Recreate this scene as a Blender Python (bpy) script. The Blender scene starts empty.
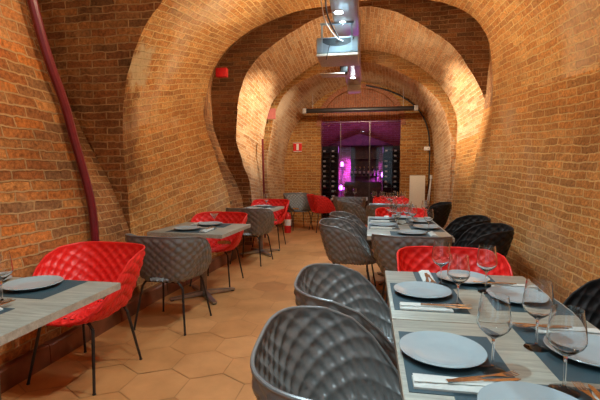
import bpy, bmesh, math, random
from mathutils import Vector, Matrix, noise
random.seed(7)
PI = math.pi
sc = bpy.context.scene
col = sc.collection

# ------------------------------------------------------------------ camera
cam_d = bpy.data.cameras.new('camera')
cam_d.sensor_width = 36.0
cam_d.lens = 24.0
cam_d.clip_start = 0.05
cam = bpy.data.objects.new('camera', cam_d)
col.objects.link(cam)
cam.location = (0, 0, 1.37)
YAW = math.atan(70/400)
PITCH = math.atan(30*math.cos(YAW)/400)
cam.rotation_euler = (PI/2-PITCH, 0, YAW)
sc.camera = cam
sc.view_settings.view_transform = 'Standard'
sc.view_settings.look = 'None'
sc.view_settings.gamma = 1
sc.view_settings.use_curve_mapping = False
sc.cycles.caustics_reflective = False
sc.cycles.caustics_refractive = False
sc.view_settings.exposure = 0.52

# ------------------------------------------------------------------ world and main lights
w = bpy.data.worlds.new('world')
sc.world = w
w.use_nodes = True
w.node_tree.nodes['Background'].inputs[0].default_value = (0.75, 0.88, 1.0, 1)
w.node_tree.nodes['Background'].inputs[1].default_value = 0.25

UPLIGHT = 46
def light(name, kind, loc, energy, color=(1, 1, 1), target=None, **kw):
    d = bpy.data.lights.new(name, kind)
    d.energy = energy
    d.color = color
    for k, v in kw.items():
        setattr(d, k, v)
    o = bpy.data.objects.new(name, d)
    col.objects.link(o)
    o.location = loc
    if target is not None:
        o.rotation_euler = (Vector(target)-Vector(loc)).to_track_quat('-Z', 'Y').to_euler()
    return o

# daylight through the two tall entrance windows behind the camera
for x in (-1.25, 0.75):
    light('entrance_daylight', 'AREA', (x, -1.55, 1.6), 2.5, (0.62, 0.86, 1.0), target=(x, 4, 1.4), shape='RECTANGLE', size=0.8, size_y=2.0)
CH = (-0.255, 3.0, 2.95)          # ceiling channel: origin, slightly askew to the room
CHA = math.radians(0.8)
def on_channel(dx, dy, z=0.0):
    return (CH[0]+dx*math.cos(CHA)-dy*math.sin(CHA), CH[1]+dx*math.sin(CHA)+dy*math.cos(CHA), CH[2]+z)
# downlights recessed in the ceiling channel: (dx, dy, watts)
DOWN = [(0.0, -3.6, 80), (0.0, -1.9, 95), (0.0, -0.5, 90), (-0.06, 1.13, 30), (-0.035, 1.42, 30), (0.0, 2.6, 90), (0.0, 4.0, 110)]
for dx, dy, e in DOWN:
    p = on_channel(dx, dy, -0.02)
    light('downlight', 'SPOT', p, e, (0.66, 0.90, 1.0), target=(p[0]+0.12, p[1], 0), spot_size=math.radians(140), spot_blend=0.7, shadow_soft_size=0.05)
# added warm fill along both top edges of the channel, brightening the vault
for sx in (-1, 1):
    p = on_channel(sx*0.145, 0.3, 0.125)
    light('vault_fill', 'AREA', p, 44, (1.0, 0.78, 0.52), target=(p[0]+sx*2.0, p[1], 3.65), shape='RECTANGLE', size=9.0, size_y=0.05)
# spots washing the far arches; the later rows are added fill
WASH = [((-0.52, 7.1, 3.0), (-2.3, 7.55, 2.35), 260, 62), ((-0.06, 7.1, 3.0), (1.75, 7.5, 2.35), 290, 62),
        ((-0.54, 7.75, 2.98), (-2.1, 9.0, 2.0), 90, 70), ((-0.08, 7.75, 2.98), (1.6, 8.8, 2.1), 140, 66),
        ((-0.3, 8.1, 2.98), (-0.3, 10.3, 2.0), 90, 115),  # from here on: added fill for the end wall and nearer walls
        ((-0.54, 4.9, 3.02), (-2.6, 4.8, 2.7), 60, 110), ((-0.04, 4.9, 3.02), (1.9, 5.0, 2.6), 45, 110),
        ((-0.52, 2.3, 3.02), (-2.3, 2.1, 2.3), 55, 115), ((-0.0, 2.3, 3.02), (1.9, 2.3, 2.4), 50, 115)]
for a, b, e, ang in WASH:
    light('wash_and_fill', 'SPOT', a, e, (1.0, 0.86, 0.66), target=b, spot_size=math.radians(ang), spot_blend=0.9, shadow_soft_size=0.04)

# ------------------------------------------------------------------ helpers
def new_obj(name, me, parent=None, mat=None):
    o = bpy.data.objects.new(name, me)
    col.objects.link(o)
    if parent is not None:
        o.parent = parent
    if mat is not None:
        me.materials.append(mat)
    return o

def build(name, bm, mat, parent=None, smooth=True, angle=35):
    bmesh.ops.recalc_face_normals(bm, faces=bm.faces)
    me = bpy.data.meshes.new(name)
    bm.to_mesh(me)
    bm.free()
    if smooth:
        for p in me.polygons:
            p.use_smooth = True
        me.set_sharp_from_angle(angle=math.radians(angle))
    return new_obj(name, me, parent, mat)

def tag(o, label=None, cat=None, group=None, kind=None):
    if label: o['label'] = label
    if cat: o['category'] = cat
    if group: o['group'] = group
    if kind: o['kind'] = kind
    return o

def struct(o, label=None):
    o['kind'] = 'structure'
    if label: o['label'] = label
    return o

def empty(name, loc=(0, 0, 0), rz=0, label=None, cat=None, group=None):
    o = bpy.data.objects.new(name, None)
    o.empty_display_size = 0.05
    col.objects.link(o)
    o.location = loc
    o.rotation_euler = (0, 0, rz)
    return tag(o, label, cat, group)

def kids(o):
    return [c for c in col.objects if c.parent == o]

def copy_tree(o, parent=None, top=True):
    c = o.copy()
    col.objects.link(c)
    if parent is not None:
        c.parent = parent
    for ch in kids(o):
        copy_tree(ch, c, False)
    return c

class Maker:
    """the first call hands out the prototype itself, later calls hand out copies"""
    def __init__(self, fn):
        self.fn = fn; self.proto = None
    def put(self, loc, rz, label, cat, group=None):
        if self.proto is None:
            self.proto = self.fn(); o = self.proto
        else:
            o = copy_tree(self.proto)
        o.location = loc
        o.rotation_euler = (0, 0, rz)
        tag(o, label, cat, group)
        return o

def add_box(bm, lo, hi, bevel=0.0):
    x0, y0, z0 = lo; x1, y1, z1 = hi
    vs = [bm.verts.new(p) for p in [(x0,y0,z0),(x1,y0,z0),(x1,y1,z0),(x0,y1,z0),(x0,y0,z1),(x1,y0,z1),(x1,y1,z1),(x0,y1,z1)]]
    fs = [bm.faces.new([vs[i] for i in q]) for q in [(0,3,2,1),(4,5,6,7),(0,1,5,4),(1,2,6,5),(2,3,7,6),(3,0,4,7)]]
    if bevel > 0:
        es = set()
        for f in fs:
            es.update(f.edges)
        bmesh.ops.bevel(bm, geom=list(es), offset=bevel, segments=2, affect='EDGES', profile=0.5)
    return bm

def box_obj(name, lo, hi, mat, parent=None, bevel=0.0):
    bm = bmesh.new()
    add_box(bm, lo, hi, bevel)
    return build(name, bm, mat, parent)

def add_tube(bm, pts, r, seg=10, caps=True):
    pts = [Vector(p) for p in pts]
    n = len(pts)
    rs = r if isinstance(r, (list, tuple)) else [r]*n
    rings = []
    up = None
    for i, p in enumerate(pts):
        if i == 0: t = pts[1]-pts[0]
        elif i == n-1: t = pts[-1]-pts[-2]
        else: t = (pts[i+1]-p).normalized()+(p-pts[i-1]).normalized()
        t.normalize()
        if up is None:
            up = Vector((0, 0, 1)) if abs(t.z) < 0.9 else Vector((1, 0, 0))
        a = (up - t*up.dot(t)).normalized()
        b = t.cross(a)
        up = a
        rings.append([bm.verts.new(p+(a*math.cos(2*PI*k/seg)+b*math.sin(2*PI*k/seg))*rs[i]) for k in range(seg)])
    for i in range(n-1):
        for k in range(seg):
            bm.faces.new((rings[i][k], rings[i][(k+1) % seg], rings[i+1][(k+1) % seg], rings[i+1][k]))
    if caps:
        bm.faces.new(rings[0][::-1]); bm.faces.new(rings[-1])
    return bm

def smooth_path(pts, n=6):
    P = [Vector(p) for p in pts]
    P = [P[0]*2-P[1]]+P+[P[-1]*2-P[-2]]
    out = []
    for i in range(1, len(P)-2):
        for k in range(n):
            t = k/n
            a, b, c, d = P[i-1], P[i], P[i+1], P[i+2]
            out.append(0.5*((2*b)+(c-a)*t+(2*a-5*b+4*c-d)*t*t+(3*b-a-3*c+d)*t**3))
    out.append(P[-2])
    return out

def add_lathe(bm, prof, seg=32, close=False):
    rings = []
    for r, z in prof:
        if r < 1e-6:
            rings.append([bm.verts.new((0, 0, z))])
        else:
            rings.append([bm.verts.new((r*math.cos(2*PI*k/seg), r*math.sin(2*PI*k/seg), z)) for k in range(seg)])
    for a, b in zip(rings[:-1], rings[1:]):
        if len(a) == 1 and len(b) == 1: continue
        for k in range(seg):
            k2 = (k+1) % seg
            if len(a) == 1: bm.faces.new((a[0], b[k], b[k2]))
            elif len(b) == 1: bm.faces.new((a[k], a[k2], b[0]))
            else: bm.faces.new((a[k], a[k2], b[k2], b[k]))
    return bm

def add_prism(bm, outline, z0, z1):
    a = [bm.verts.new((x, y, z0)) for x, y in outline]
    b = [bm.verts.new((x, y, z1)) for x, y in outline]
    n = len(a)
    bm.faces.new(a[::-1]); bm.faces.new(b)
    for i in range(n):
        bm.faces.new((a[i], a[(i+1) % n], b[(i+1) % n], b[i]))
    return bm

# ------------------------------------------------------------------ materials
def nmat(name):
    m = bpy.data.materials.new(name)
    m.use_nodes = True
    nt = m.node_tree
    nt.nodes.clear()
    out = nt.nodes.new('ShaderNodeOutputMaterial')
    return m, nt, out

def nd(nt, t, **kw):
    n = nt.nodes.new(t)
    for k, v in kw.items():
        if k.startswith('i_'):
            key = k[2:]
            n.inputs[int(key) if key.isdigit() else key.replace('_', ' ')].default_value = v
        else:
            setattr(n, k, v)
    return n

def ramp(nt, src, stops, interp='LINEAR'):
    r = nt.nodes.new('ShaderNodeValToRGB')
    r.color_ramp.interpolation = interp
    el = r.color_ramp.elements
    while len(el) < len(stops):
        el.new(0.5)
    for e, (p, c) in zip(el, stops):
        e.position = p
        e.color = c if len(c) == 4 else (*c, 1)
    nt.links.new(src, r.inputs[0])
    return r.outputs[0]

def mixc(nt, fac, a, b, mode='MIX'):
    m = nt.nodes.new('ShaderNodeMix')
    m.data_type = 'RGBA'; m.blend_type = mode
    for s, v in ((0, fac), (6, a), (7, b)):
        if isinstance(v, (int, float)): m.inputs[s].default_value = v
        elif isinstance(v, tuple): m.inputs[s].default_value = (*v[:3], 1)
        else: nt.links.new(v, m.inputs[s])
    return m.outputs[2]

def plain(name, color, rough=0.5, metal=0.0, spec=0.5, coat=0.0, noise_amt=0.06, noise_scale=30, bump=0.0):
    m, nt, out = nmat(name)
    b = nd(nt, 'ShaderNodeBsdfPrincipled')
    b.inputs['Roughness'].default_value = rough
    b.inputs['Metallic'].default_value = metal
    b.inputs['Specular IOR Level'].default_value = spec
    b.inputs['Coat Weight'].default_value = coat
    tc = nd(nt, 'ShaderNodeTexCoord')
    nz = nd(nt, 'ShaderNodeTexNoise', i_Scale=noise_scale, i_Detail=3.0)
    nt.links.new(tc.outputs['Object'], nz.inputs['Vector'])
    lo = tuple(c*(1-noise_amt*2) for c in color); hi = tuple(min(1, c*(1+noise_amt*2)) for c in color)
    c = ramp(nt, nz.outputs[0], [(0.3, lo), (0.7, hi)])
    nt.links.new(c, b.inputs['Base Color'])
    if bump > 0:
        bp = nd(nt, 'ShaderNodeBump', i_Strength=1.0, i_Distance=bump)
        nt.links.new(nz.outputs[0], bp.inputs['Height'])
        nt.links.new(bp.outputs[0], b.inputs['Normal'])
    nt.links.new(b.outputs[0], out.inputs[0])
    return m

def emit(name, color, strength):
    m, nt, out = nmat(name)
    e = nd(nt, 'ShaderNodeEmission')
    e.inputs[0].default_value = (*color, 1); e.inputs[1].default_value = strength
    nt.links.new(e.outputs[0], out.inputs[0])
    return m

def brick_mat(name, bricks, mortar, bw=0.27, rh=0.072, ms=0.0075, stain=0.5, pale=0.5, seed=0.0, dirt_and_shade=False):
    m, nt, out = nmat(name)
    L = nt.links.new
    uv = nd(nt, 'ShaderNodeUVMap', uv_map='UVMap')
    geo = nd(nt, 'ShaderNodeTexCoord')
    # crooked courses
    n1 = nd(nt, 'ShaderNodeTexNoise', i_Scale=2.2, i_Detail=2.0)
    L(geo.outputs['Object'], n1.inputs['Vector'])
    n1b = nd(nt, 'ShaderNodeTexNoise', i_Scale=16.0, i_Detail=2.0)
    L(geo.outputs['Object'], n1b.inputs['Vector'])
    s1 = nd(nt, 'ShaderNodeVectorMath', operation='SUBTRACT'); L(n1.outputs[1], s1.inputs[0]); s1.inputs[1].default_value = (.5, .5, .5)
    s1m = nd(nt, 'ShaderNodeVectorMath', operation='SCALE'); L(s1.outputs[0], s1m.inputs[0]); s1m.inputs['Scale'].default_value = 0.045
    s2 = nd(nt, 'ShaderNodeVectorMath', operation='SUBTRACT'); L(n1b.outputs[1], s2.inputs[0]); s2.inputs[1].default_value = (.5, .5, .5)
    s2m = nd(nt, 'ShaderNodeVectorMath', operation='SCALE'); L(s2.outputs[0], s2m.inputs[0]); s2m.inputs['Scale'].default_value = 0.026
    a1 = nd(nt, 'ShaderNodeVectorMath', operation='ADD'); L(uv.outputs[0], a1.inputs[0]); L(s1m.outputs[0], a1.inputs[1])
    a2 = nd(nt, 'ShaderNodeVectorMath', operation='ADD'); L(a1.outputs[0], a2.inputs[0]); L(s2m.outputs[0], a2.inputs[1])
    bt = nd(nt, 'ShaderNodeTexBrick', offset=0.5, squash=1.0)
    bt.inputs['Color1'].default_value = (0, 0, 0, 1); bt.inputs['Color2'].default_value = (1, 1, 1, 1)
    bt.inputs['Mortar'].default_value = (0.5, 0.5, 0.5, 1)
    bt.inputs['Scale'].default_value = 1.0
    bt.inputs['Mortar Size'].default_value = ms
    bt.inputs['Mortar Smooth'].default_value = 0.35
    bt.inputs['Bias'].default_value = 0.0
    bt.inputs['Brick Width'].default_value = bw
    bt.inputs['Row Height'].default_value = rh
    L(a2.outputs[0], bt.inputs['Vector'])
    bc = ramp(nt, bt.outputs['Color'], [(i/(len(bricks)-1), c) for i, c in enumerate(bricks)])
    # grain inside a brick
    n2 = nd(nt, 'ShaderNodeTexNoise', i_Scale=38.0, i_Detail=5.0, i_Roughness=0.65)
    L(geo.outputs['Object'], n2.inputs['Vector'])
    g = ramp(nt, n2.outputs[0], [(0.28, (0.45, 0.40, 0.36)), (0.72, (1.45, 1.45, 1.45))])
    bc = mixc(nt, 1.0, bc, g, 'MULTIPLY')
    # eroded joints: mortar mask made ragged
    n5 = nd(nt, 'ShaderNodeTexNoise', i_Scale=9.0, i_Detail=4.0)
    L(geo.outputs['Object'], n5.inputs['Vector'])
    mc = mixc(nt, n5.outputs[0], tuple(c*0.62 for c in mortar), tuple(min(1, c*1.25) for c in mortar))
    smear = nd(nt, 'ShaderNodeMath', operation='MULTIPLY_ADD', use_clamp=True)
    n6 = nd(nt, 'ShaderNodeTexNoise', i_Scale=5.0, i_Detail=6.0, i_Roughness=0.7)
    L(geo.outputs['Object'], n6.inputs['Vector'])
    sm = ramp(nt, n6.outputs[0], [(0.56, (0, 0, 0)), (0.72, (0.55, 0.55, 0.55))])
    mx = nd(nt, 'ShaderNodeMath', operation='MAXIMUM')
    L(bt.outputs['Fac'], mx.inputs[0]); L(sm, mx.inputs[1])
    c = mixc(nt, mx.outputs[0], bc, mc)
    # old soot and lime, large patches with shapes of their own
    n3 = nd(nt, 'ShaderNodeTexNoise', i_Scale=0.75, i_Detail=5.0, i_Roughness=0.6)
    mp = nd(nt, 'ShaderNodeMapping'); mp.inputs['Location'].default_value = (seed, seed*1.7, 3.1)
    L(geo.outputs['Object'], mp.inputs[0]); L(mp.outputs[0], n3.inputs['Vector'])
    st = ramp(nt, n3.outputs[0], [(0.36, (stain, stain, stain)), (0.5, (0, 0, 0))])
    c = mixc(nt, st, c, mixc(nt, 1.0, c, (0.42, 0.34, 0.27), 'MULTIPLY'))
    if dirt_and_shade:   # old soot mark with a ragged edge on the left wall, part of its darkness painted shade
        d0 = nd(nt, 'ShaderNodeVectorMath', operation='SUBTRACT'); L(geo.outputs['Object'], d0.inputs[0]); d0.inputs[1].default_value = (-2.4, 3.62, 1.75)
        d1 = nd(nt, 'ShaderNodeVectorMath', operation='MULTIPLY'); L(d0.outputs[0], d1.inputs[0]); d1.inputs[1].default_value = (1.2, 2.6, 0.85)
        d2 = nd(nt, 'ShaderNodeVectorMath', operation='LENGTH'); L(d1.outputs[0], d2.inputs[0])
        d3 = nd(nt, 'ShaderNodeMath', operation='MULTIPLY_ADD'); L(n6.outputs[0], d3.inputs[0]); d3.inputs[1].default_value = 1.3; L(d2.outputs['Value'], d3.inputs[2])
        d4 = nd(nt, 'ShaderNodeMapRange'); L(d3.outputs[0], d4.inputs[0])
        d4.inputs[1].default_value = 1.1; d4.inputs[2].default_value = 1.5; d4.inputs[3].default_value = 0.85; d4.inputs[4].default_value = 0.0
        c = mixc(nt, d4.outputs[0], c, mixc(nt, 1.0, c, (0.40, 0.32, 0.26), 'MULTIPLY'))
        # patch of old lime plaster beside it
        e0 = nd(nt, 'ShaderNodeVectorMath', operation='SUBTRACT'); L(geo.outputs['Object'], e0.inputs[0]); e0.inputs[1].default_value = (-2.3, 3.78, 2.42)
        e2 = nd(nt, 'ShaderNodeVectorMath', operation='LENGTH'); L(e0.outputs[0], e2.inputs[0])
        e3 = nd(nt, 'ShaderNodeMath', operation='MULTIPLY_ADD'); L(n5.outputs[0], e3.inputs[0]); e3.inputs[1].default_value = 0.5; L(e2.outputs['Value'], e3.inputs[2])
        e4 = nd(nt, 'ShaderNodeMapRange'); L(e3.outputs[0], e4.inputs[0])
        e4.inputs[1].default_value = 0.40; e4.inputs[2].default_value = 0.52; e4.inputs[3].default_value = 0.8; e4.inputs[4].default_value = 0.0
        c = mixc(nt, e4.outputs[0], c, (0.52, 0.38, 0.20))
    pl = ramp(nt, n3.outputs[0], [(0.54, (0, 0, 0)), (0.68, (pale, pale, pale))])
    c = mixc(nt, pl, c, (0.70, 0.52, 0.33))
    b = nd(nt, 'ShaderNodeBsdfPrincipled')
    b.inputs['Roughness'].default_value = 0.85
    b.inputs['Specular IOR Level'].default_value = 0.25
    L(c, b.inputs['Base Color'])
    inv = nd(nt, 'ShaderNodeMath', operation='SUBTRACT'); inv.inputs[0].default_value = 1.0; L(bt.outputs['Fac'], inv.inputs[1])
    h1 = nd(nt, 'ShaderNodeMath', operation='MULTIPLY_ADD'); L(n2.outputs[0], h1.inputs[0]); h1.inputs[1].default_value = 0.5; L(inv.outputs[0], h1.inputs[2])
    h2 = nd(nt, 'ShaderNodeMath', operation='MULTIPLY_ADD'); L(bt.outputs['Color'], h2.inputs[0]); h2.inputs[1].default_value = 0.7; L(h1.outputs[0], h2.inputs[2])
    h3 = nd(nt, 'ShaderNodeMath', operation='MULTIPLY_ADD'); L(n5.outputs[0], h3.inputs[0]); h3.inputs[1].default_value = 1.2; L(h2.outputs[0], h3.inputs[2])
    bp = nd(nt, 'ShaderNodeBump', i_Strength=1.0, i_Distance=0.022)
    L(h3.outputs[0], bp.inputs['Height']); L(bp.outputs[0], b.inputs['Normal'])
    L(b.outputs[0], out.inputs[0])
    return m

BR_WALL = [(0.46, 0.14, 0.030), (0.34, 0.13, 0.040), (0.60, 0.20, 0.04), (0.28, 0.13, 0.050), (0.55, 0.21, 0.05), (0.62, 0.27, 0.08)]
BR_VAULT = [(0.54, 0.23, 0.055), (0.45, 0.18, 0.045), (0.62, 0.29, 0.08), (0.38, 0.16, 0.045), (0.64, 0.33, 0.10)]
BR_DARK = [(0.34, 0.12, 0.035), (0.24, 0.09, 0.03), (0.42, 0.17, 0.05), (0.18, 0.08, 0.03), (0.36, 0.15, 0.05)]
M_wall = brick_mat('brick_wall', BR_WALL, (0.56, 0.33, 0.14), seed=0.0, stain=0.5, pale=0.15)
M_wallr = brick_mat('brick_wall_ochre', [(0.54, 0.23, 0.055), (0.44, 0.18, 0.045), (0.62, 0.27, 0.07), (0.36, 0.16, 0.045), (0.55, 0.22, 0.05)], (0.68, 0.42, 0.16), seed=4.0, dirt_and_shade=True, stain=0.35, pale=0.3)
M_vault = brick_mat('brick_vault', BR_VAULT, (0.72, 0.46, 0.18), seed=9.0, dirt_and_shade=True, stain=0.3, pale=0.4)
M_pale = brick_mat('brick_limewashed', [(0.56, 0.28, 0.11), (0.48, 0.23, 0.09), (0.66, 0.38, 0.18), (0.42, 0.2, 0.08), (0.68, 0.44, 0.24)], (0.76, 0.56, 0.34), seed=5.0, stain=0.15, pale=0.75)
M_dark = brick_mat('brick_soot_shade', BR_DARK, (0.52, 0.30, 0.13), seed=2.0, stain=0.7, pale=0.1, ms=0.007)  # recess brick: soot, with recess shade also put into the colour
M_end = brick_mat('brick_end', [(0.46, 0.18, 0.04), (0.38, 0.15, 0.04), (0.56, 0.25, 0.06), (0.40, 0.17, 0.05)], (0.68, 0.44, 0.18), seed=6.0, stain=0.2, pale=0.1, bw=0.25, rh=0.07)

def chair_plastic(name, color, rough=0.38, spec=0.5):
    return plain(name, color, rough=rough, spec=spec, noise_amt=0.04, noise_scale=60)

M_red = chair_plastic('red_plastic', (0.80, 0.022, 0.018), 0.42)
M_taupe = chair_plastic('taupe_plastic', (0.165, 0.162, 0.152), 0.31, 0.8)
M_black = chair_plastic('black_plastic', (0.014, 0.013, 0.013), 0.55, 0.25)
M_legs = plain('chair_leg_metal', (0.045, 0.035, 0.03), rough=0.35, metal=0.5)
M_white = plain('porcelain', (0.33, 0.42, 0.445), rough=0.12, spec=0.6, noise_amt=0.01)
M_napkin = plain('napkin_paper', (0.58, 0.61, 0.57), rough=0.85, noise_amt=0.03, bump=0.001)
M_steel = plain('cutlery_steel', (0.72, 0.70, 0.66), rough=0.22, metal=1.0, noise_amt=0.02)
M_base = plain('table_base_steel', (0.22, 0.17, 0.14), rough=0.35, metal=0.7)
M_basefoot = plain('table_foot_steel', (0.45, 0.42, 0.40), rough=0.3, metal=0.9)
M_rod = plain('screen_case_black', (0.028, 0.020, 0.018), rough=0.4)
M_cap = plain('screen_cap_grey', (0.55, 0.5, 0.45), rough=0.5)
M_pipe = plain('maroon_pipe', (0.16, 0.012, 0.018), rough=0.3, spec=0.6)
M_duct = plain('glossy_channel', (0.50, 0.44, 0.40), rough=0.16, spec=0.7, noise_amt=0.08, noise_scale=4)
M_proj = plain('projector_shell', (0.28, 0.38, 0.44), rough=0.35, noise_amt=0.02)
M_projdark = plain('projector_vent', (0.03, 0.05, 0.06), rough=0.5)
M_beige = plain('beige_plate', (0.62, 0.54, 0.44), rough=0.5)
M_cable_b = plain('black_cable', (0.015, 0.015, 0.015), rough=0.5)
M_cable_w = plain('white_cable', (0.75, 0.75, 0.72), rough=0.5)
M_skirt = plain('terracotta_skirting', (0.22, 0.075, 0.035), rough=0.4, noise_amt=0.2, noise_scale=6, bump=0.002)
M_board = plain('white_board', (0.74, 0.66, 0.52), rough=0.5, noise_amt=0.02)
M_wood = plain('dark_cellar_wood', (0.09, 0.05, 0.03), rough=0.5, noise_amt=0.2, noise_scale=8)
M_rack = plain('rack_black', (0.012, 0.010, 0.012), rough=0.4)
M_bottle = plain('bottle_glass_dark', (0.012, 0.02, 0.012), rough=0.1, spec=0.8)
M_label = plain('bottle_label', (0.8, 0.77, 0.68), rough=0.6)
M_gold = plain('bottle_foil', (0.75, 0.5, 0.15), rough=0.3, metal=0.6)
M_sign = plain('sign_red', (0.75, 0.02, 0.02), rough=0.4)
M_signw = plain('sign_white', (0.85, 0.8, 0.72), rough=0.4)
M_lens = emit('lamp_lens', (0.85, 0.96, 1.0), 16)
M_chrome = plain('chrome', (0.8, 0.8, 0.8), rough=0.12, metal=1.0, noise_amt=0.01)

def mat_placemat():
    m, nt, out = nmat('placemat_woven')
    L = nt.links.new
    tc = nd(nt, 'ShaderNodeTexCoord')
    wv = nd(nt, 'ShaderNodeTexWave', i_Scale=90.0, i_Distortion=0.4); L(tc.outputs['Object'], wv.inputs['Vector'])
    c = ramp(nt, wv.outputs[0], [(0, (0.026, 0.060, 0.076)), (1, (0.040, 0.085, 0.104))])
    b = nd(nt, 'ShaderNodeBsdfPrincipled'); b.inputs['Roughness'].default_value = 0.6
    L(c, b.inputs['Base Color'])
    bp = nd(nt, 'ShaderNodeBump', i_Strength=0.6, i_Distance=0.0006); L(wv.outputs[0], bp.inputs['Height']); L(bp.outputs[0], b.inputs['Normal'])
    L(b.outputs[0], out.inputs[0])
    return m
M_mat = mat_placemat()

def mat_laminate(name, lo, hi, sx=1.2, sy=16, rough=0.38):
    m, nt, out = nmat(name)
    L = nt.links.new
    tc = nd(nt, 'ShaderNodeTexCoord')
    mp = nd(nt, 'ShaderNodeMapping'); mp.inputs['Scale'].default_value = (sx, sy, sy)
    L(tc.outputs['Object'], mp.inputs[0])
    n = nd(nt, 'ShaderNodeTexNoise', i_Scale=3.0, i_Detail=6.0, i_Roughness=0.62, i_Distortion=0.6); L(mp.outputs[0], n.inputs['Vector'])
    c = ramp(nt, n.outputs[0], [(0.3, lo), (0.52, tuple((a+b)/2 for a, b in zip(lo, hi))), (0.7, hi)])
    mp2 = nd(nt, 'ShaderNodeMapping'); mp2.inputs['Scale'].default_value = (sx*8, sy*9, sy*9)
    L(tc.outputs['Object'], mp2.inputs[0])
    n2 = nd(nt, 'ShaderNodeTexNoise', i_Scale=3.0, i_Detail=3.0); L(mp2.outputs[0], n2.inputs['Vector'])
    g = ramp(nt, n2.outputs[0], [(0.3, (0.82, 0.82, 0.82)), (0.7, (1.1, 1.1, 1.1))])
    c = mixc(nt, 1.0, c, g, 'MULTIPLY')
    b = nd(nt, 'ShaderNodeBsdfPrincipled'); b.inputs['Roughness'].default_value = rough
    L(c, b.inputs['Base Color'])
    bp = nd(nt, 'ShaderNodeBump', i_Strength=0.5, i_Distance=0.0012); L(n.outputs[0], bp.inputs['Height']); L(bp.outputs[0], b.inputs['Normal'])
    L(b.outputs[0], out.inputs[0])
    return m
M_top = mat_laminate('grey_oak_laminate', (0.23, 0.24, 0.20), (0.45, 0.45, 0.37))
M_edge = mat_laminate('beige_edge_band', (0.34, 0.28, 0.21), (0.56, 0.48, 0.37), sx=9, sy=9)

def mat_glass():
    m, nt, out = nmat('thin_clear_glass')
    L = nt.links.new
    tr = nd(nt, 'ShaderNodeBsdfTransparent'); tr.inputs[0].default_value = (0.965, 0.975, 0.975, 1)
    gl = nd(nt, 'ShaderNodeBsdfGlossy'); gl.inputs['Roughness'].default_value = 0.04; gl.inputs[0].default_value = (0.95, 0.98, 1, 1)
    lw = nd(nt, 'ShaderNodeLayerWeight', i_Blend=0.32)
    f = nd(nt, 'ShaderNodeMath', operation='MULTIPLY_ADD', use_clamp=True); L(lw.outputs['Facing'], f.inputs[0]); f.inputs[1].default_value = 0.75; f.inputs[2].default_value = 0.05
    mx = nd(nt, 'ShaderNodeMixShader'); L(f.outputs[0], mx.inputs[0]); L(tr.outputs[0], mx.inputs[1]); L(gl.outputs[0], mx.inputs[2])
    L(mx.outputs[0], out.inputs[0])
    return m
M_glass = mat_glass()

def mat_solidglass():
    m, nt, out = nmat('solid_clear_glass')
    b = nd(nt, 'ShaderNodeBsdfPrincipled')
    b.inputs['Transmission Weight'].default_value = 1.0
    b.inputs['Roughness'].default_value = 0.0
    b.inputs['IOR'].default_value = 1.5
    b.inputs['Base Color'].default_value = (0.97, 0.98, 0.98, 1)
    nt.links.new(b.outputs[0], out.inputs[0])
    return m
M_solid = mat_solidglass()

def mat_pane():
    m, nt, out = nmat('partition_glass')
    L = nt.links.new
    tr = nd(nt, 'ShaderNodeBsdfTransparent'); tr.inputs[0].default_value = (0.86, 0.84, 0.88, 1)
    gl = nd(nt, 'ShaderNodeBsdfGlossy'); gl.inputs['Roughness'].default_value = 0.03
    mx = nd(nt, 'ShaderNodeMixShader'); mx.inputs[0].default_value = 0.02
    L(tr.outputs[0], mx.inputs[1]); L(gl.outputs[0], mx.inputs[2])
    L(mx.outputs[0], out.inputs[0])
    return m
M_pane = mat_pane()

def mat_tiles():
    m, nt, out = nmat('terracotta_tiles')
    L = nt.links.new
    at = nd(nt, 'ShaderNodeAttribute', attribute_name='tile')
    tc = nd(nt, 'ShaderNodeTexCoord')
    n = nd(nt, 'ShaderNodeTexNoise', i_Scale=2.2, i_Detail=6.0, i_Roughness=0.6); L(tc.outputs['Object'], n.inputs['Vector'])
    base = ramp(nt, at.outputs['Fac'], [(0.0, (0.46, 0.19, 0.065)), (0.04, (0.56, 0.24, 0.080)), (0.6, (0.60, 0.265, 0.092)), (1.0, (0.63, 0.285, 0.105))])
    g = ramp(nt, n.outputs[0], [(0.3, (0.80, 0.76, 0.70)), (0.7, (1.16, 1.16, 1.16))])
    c = mixc(nt, 1.0, base, g, 'MULTIPLY')
    b = nd(nt, 'ShaderNodeBsdfPrincipled'); b.inputs['Roughness'].default_value = 0.42
    b.inputs['Specular IOR Level'].default_value = 0.4
    L(c, b.inputs['Base Color'])
    bp = nd(nt, 'ShaderNodeBump', i_Strength=0.6, i_Distance=0.004); L(n.outputs[0], bp.inputs['Height']); L(bp.outputs[0], b.inputs['Normal'])
    L(b.outputs[0], out.inputs[0])
    return m
M_tiles = mat_tiles()

# ------------------------------------------------------------------ the vaulted room
def catmull2(pts, n):
    out = []
    P = [Vector((a, b, 0)) for a, b in pts]
    P = [P[0]*2-P[1]]+P+[P[-1]*2-P[-2]]
    for i in range(1, len(P)-2):
        for k in range(n):
            t = k/n
            a, b, c, d = P[i-1], P[i], P[i+1], P[i+2]
            out.append(0.5*((2*b)+(c-a)*t+(2*a-5*b+4*c-d)*t*t+(3*b-a-3*c+d)*t**3))
    out.append(P[-2])
    return out

def resample(poly, n):
    ls = [0.0]
    for a, b in zip(poly[:-1], poly[1:]):
        ls.append(ls[-1]+(b-a).length)
    tot = ls[-1]
    out = []; j = 0
    for i in range(n+1):
        s = tot*i/n
        while j < len(ls)-2 and ls[j+1] < s: j += 1
        d = ls[j+1]-ls[j]
        t = 0 if d < 1e-9 else (s-ls[j])/d
        out.append(poly[j].lerp(poly[j+1], max(0, min(1, t))))
    return out

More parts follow.
